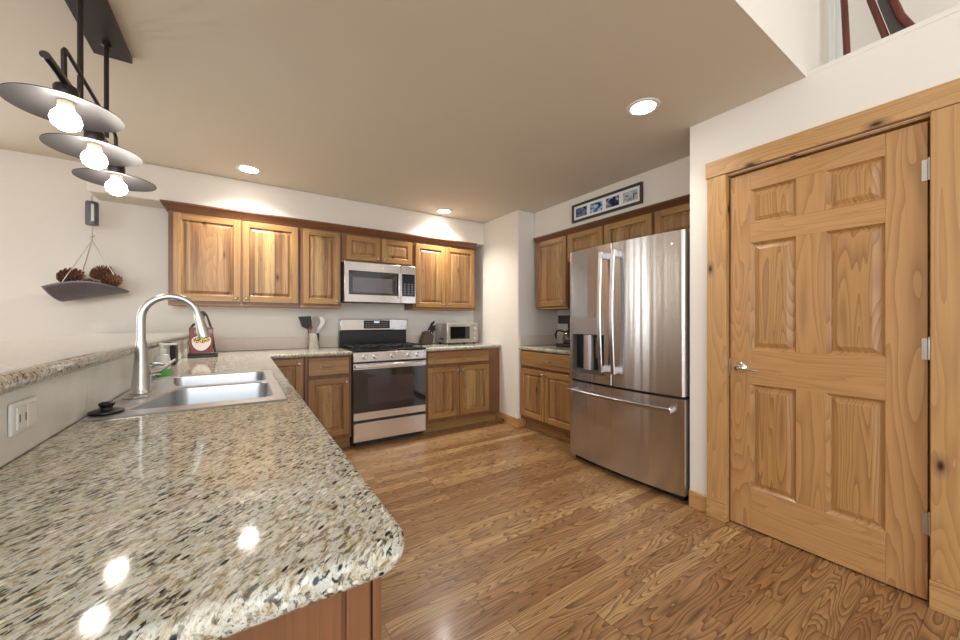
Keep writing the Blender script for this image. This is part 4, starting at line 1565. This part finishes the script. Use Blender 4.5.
mb.lathe((-0.972, SYC, 1.842), [(0.004, 0), (0.014, 0.006), (0.014, 0.014), (0.004, 0.02)], 12)
mb.tube([(-0.972, SYC, 1.843), (-0.972, SYC, 1.818)], 0.005, 8)
mb.build('lower_hook', NICKEL, sc_)
PX0, PX1 = -1.195, -0.76


def pan(u, v):
    """u along x (0 = spout at left), v across (front to back)."""
    x = PX0 + (PX1 - PX0) * u
    w = 0.075 + 0.085 * math.sin(PI * min(1, 0.18 + 0.72 * u))
    if u > 0.8:
        w *= math.sqrt(max(0.02, 1 - ((u - 0.8) / 0.2) ** 2))
    t = v * 2 - 1
    bottom = 1.340 + 0.085 * u
    rim = 0.10 * (1 - 0.93 * u ** 2.6) + 0.022 * math.sin(PI * u)
    z = bottom + rim * abs(t) ** 1.7
    return (x + 0.02 * (1 - abs(t)) * (1 - u) * 3.6, SYC - 0.01 + w * t, z)


mb = MB().surf(pan, 30, 16)
mb.build('pan', GALV, sc_, solid=0.003)
top = (-0.972, SYC, 1.818)
for (u, v) in ((0.26, 0.0), (0.26, 1.0), (0.70, 0.5)):
    p = pan(u, v)
    if v == 0.5:
        p = (p[0] + 0.02, p[1], 1.56)
    mb = MB().tube([top, p], 0.0032, 6)
    mb.build('hanger_rod', NICKEL, sc_)


def cone_mesh():
    mb = MB()
    Lc, Rc = 0.115, 0.036
    mb.lathe((0, 0, -Lc / 2), [(0.004, 0), (0.022, 0.01), (0.030, 0.035), (0.026, 0.07), (0.014, 0.10), (0.004, 0.115)], 10)
    nsc = 72
    for i in range(nsc):
        t = i / nsc
        a = i * 2.39996
        h = -Lc / 2 + 0.006 + 0.104 * t
        rr = Rc * (math.sin(PI * (0.12 + 0.80 * t)) ** 0.8) + 0.004
        sz = 0.021 * (1.1 - 0.5 * t)
        rad_ = Vector((math.cos(a), math.sin(a), 0))
        tan_ = Vector((-math.sin(a), math.cos(a), 0))
        out = (rad_ * 0.86 + Vector((0, 0, 0.5))).normalized()
        upv = out.cross(tan_).normalized() * -1
        p0 = rad_ * rr * 0.45 + Vector((0, 0, h))
        p1 = rad_ * rr * 0.95 + Vector((0, 0, h + 0.004))
        p2 = p1 + out * sz * 0.8
        vs = [p0 - tan_ * 0.003, p0 + tan_ * 0.003, p1 + tan_ * sz * 0.62, p2 + tan_ * sz * 0.2, p2 - tan_ * sz * 0.2, p1 - tan_ * sz * 0.62]
        vs2 = [q - upv * 0.0022 for q in vs]
        mb._add(vs + vs2, [(0, 1, 2, 3, 4, 5), (11, 10, 9, 8, 7, 6)] + [(k, (k + 1) % 6, 6 + (k + 1) % 6, 6 + k) for k in range(6)])
    return mb


cone0 = cone_mesh().build('pine_cone', CONE, None, smooth=False)
cone0.data.transform(Matrix.Translation(cone0.location))
specs = [((-1.088, SYC - 0.01, 1.530), (R(72), R(10), R(75)), 1.3, 'brown pine cone at the left end of the hanging scale pan'),
         ((-0.935, SYC + 0.055, 1.575), (R(62), 0, R(100)), 1.2, 'brown pine cone on top in the middle of the scale pan'),
         ((-0.855, SYC - 0.060, 1.508), (R(80), 0, R(60)), 1.15, 'brown pine cone at the front right of the scale pan'),
         ((-0.975, SYC - 0.045, 1.478), (R(90), 0, R(96)), 0.9, 'brown pine cone lowest in the middle of the scale pan, behind its rim')]
for i, (loc, rot, s_, lab) in enumerate(specs):
    o = cone0 if i == 0 else cone0.copy()
    if i:
        COL.objects.link(o)
    o.location = loc
    o.rotation_euler = rot
    o.scale = (s_, s_, s_)
    tag(o, lab, 'pine cone', 'pine cones in the hanging scale')

# ------------------------------------------------------------------ pendant lamp over the bar
LX = -0.505
pd = thing('pendant_lamp', 'dark bronze three-shade pendant light hung over the bar', 'lamp', (LX, 2.05, H))
MB().box(LX - 0.066, LX + 0.066, 1.35, 2.362, H - 0.026, H - 0.001).build('ceiling_plate', BRONZE, pd, bevel=0.002)
RAILZ = 2.005
for y in (1.945, 2.255):
    mb = MB().tube([(LX, y, H - 0.026), (LX, y, RAILZ + 0.005)], 0.0085, 10)
    mb.lathe((LX, y, H - 0.040), [(0.008, 0), (0.016, 0.004), (0.016, 0.014)], 14)
    mb.build('rod', BRONZE, pd)
MB().tube([(LX, 1.655, RAILZ + 0.003), (LX, 1.86, RAILZ + 0.003)], 0.0125, 12).build('arm', BRONZE, pd)
MB().tube([(LX, 1.80, RAILZ), (LX, 1.795, 2.105), (LX, 1.805, 2.117), (LX, 1.825, 2.117), (LX, 2.36, 2.085), (LX, 2.395, 2.07), (LX, 2.40, 2.04), (LX, 2.40, RAILZ - 0.02)],
          0.0075, 10).build('bent_rod', BRONZE, pd)
MB().tube([(LX, 1.84, RAILZ - 0.018), (LX, 2.42, RAILZ - 0.018)], 0.008, 10).build('rail', BRONZE, pd)
LZ = 1.915
for i, y in enumerate((1.815, 2.10, 2.41)):
    zz = (1.917, 1.888, 1.868)[i]
    mb = MB().lathe((LX, y, zz + 0.028), [(0.028, 0), (0.031, 0.004), (0.031, 0.045), (0.027, 0.052), (0.006, 0.054)], 20)
    mb.tube([(LX, y, zz + 0.07), (LX, y, RAILZ - 0.012)], 0.009, 10)
    so = mb.build('socket', BRONZE, pd)
    mb = MB()
    prof = [(0.020, 0.030), (0.034, 0.028), (0.062, 0.022), (0.105, 0.012), (0.138, 0.002), (0.144, 0.0), (0.144, -0.003), (0.138, -0.001), (0.105, 0.009), (0.062, 0.019), (0.034, 0.025), (0.020, 0.0265)]
    mb.lathe((LX, y, zz), prof, 48, close=False)
    mb.build('shade', [SHADE_IN], pd)
    mb = MB().lathe((LX, y, zz - 0.004), [(0.021, 0.01), (0.021, 0.03)], 16)
    mb.build('bulb_collar', plain('socket_cream', srgb(232, 224, 210), 0.4), pd)
    mb = MB().lathe((LX, y, zz + 0.0055), [(0.015, 0), (0.022, -0.008), (0.035, -0.024), (0.039, -0.042), (0.034, -0.060), (0.018, -0.073), (0.002, -0.077)], 20)
    mb.build('bulb', BULB, pd)

# ------------------------------------------------------------------ recessed ceiling lights
cans = [((1.962, 1.253), 'recessed ceiling light nearest us, in front of the refrigerator'),
        ((0.045, 3.544), 'recessed ceiling light over the left wall cabinets'),
        ((1.92, 3.679), 'recessed ceiling light over the far right corner of the counter')]
for (x, y), lab in cans:
    t = thing('ceiling_light', lab, 'ceiling light', (x, y, H), 'recessed ceiling lights')
    MB().lathe((x, y, H - 0.0005), [(0.062, -0.001), (0.070, -0.007), (0.088, -0.005), (0.092, 0.0), (0.062, 0.0)], 36, close=False).build('trim_ring', WHITE_TRIM, t)
    MB().lathe((x, y, H - 0.004), [(0.066, 0.002), (0.064, -0.003), (0.03, -0.008), (0.002, -0.009)], 32).build('lens', CANLIGHT, t)
    d = bpy.data.lights.new('can_spot', 'SPOT')
    d.energy = 32 if y < 2 else 125
    d.color = (1.0, 0.95, 0.87)
    d.spot_size = R(140)
    d.spot_blend = 1.0
    d.shadow_soft_size = 0.05
    lo = bpy.data.objects.new('can_spot', d)
    COL.objects.link(lo)
    lo.location = (0, 0, -0.018)
    lo.parent = t

# ------------------------------------------------------------------ things standing on the ledge over the door
REDW = wood('red_brown_wood', 'z', srgb(112, 46, 30), srgb(92, 36, 24), srgb(50, 18, 12), board=0.3, rough=0.3)
LZ0 = H + 0.0255
o = MB().tube([(2.60, 0.522, LZ0), (2.605, 0.535, 2.80), (2.62, 0.56, 3.3)], 0.014, 12).build('wooden_pole', REDW)
tag(o, 'slim reddish-brown wooden pole standing on the ledge over the door', 'pole')
sl = thing('wooden_sled', 'dark panel edged by two curved reddish-brown wooden runners on the ledge', 'sled', (2.62, 0.36, LZ0))
L1 = [(2.60, 0.366, LZ0), (2.605, 0.394, 2.575), (2.61, 0.444, 2.79), (2.63, 0.50, 3.2)]
R1 = [(2.60, 0.268, LZ0), (2.605, 0.318, 2.575), (2.607, 0.345, 2.64), (2.61, 0.368, 2.73), (2.63, 0.42, 3.2)]
MB().tube(L1, 0.013, 12).build('runner', REDW, sl)
MB().tube(R1, 0.015, 12).build('runner', REDW, sl)
mb = MB()
nn = 8
vs = []
for i in range(nn + 1):
    t = i / nn
    z = LZ0 + 0.004 + t * 0.70
    def interp(P_):
        for a, b in zip(P_[:-1], P_[1:]):
            if a[2] <= z <= b[2]:
                f = (z - a[2]) / (b[2] - a[2])
                return [a[k] + f * (b[k] - a[k]) for k in range(3)]
        return list(P_[-1])
    a, b = interp(L1), interp(R1)
    vs += [(a[0] + 0.004, a[1] - 0.016, z), (b[0] + 0.004, b[1] + 0.012, z), (b[0] + 0.014, b[1] + 0.012, z), (a[0] + 0.014, a[1] - 0.016, z)]
fs = []
for i in range(nn):
    for k in range(4):
        k2 = (k + 1) % 4
        fs.append((i * 4 + k, i * 4 + k2, (i + 1) * 4 + k2, (i + 1) * 4 + k))
fs += [(0, 1, 2, 3), (nn * 4, nn * 4 + 1, nn * 4 + 2, nn * 4 + 3)]
mb._add(vs, fs)
mb.build('panel', plain('charcoal_panel', srgb(66, 62, 60), 0.5, noise=0.15), sl)
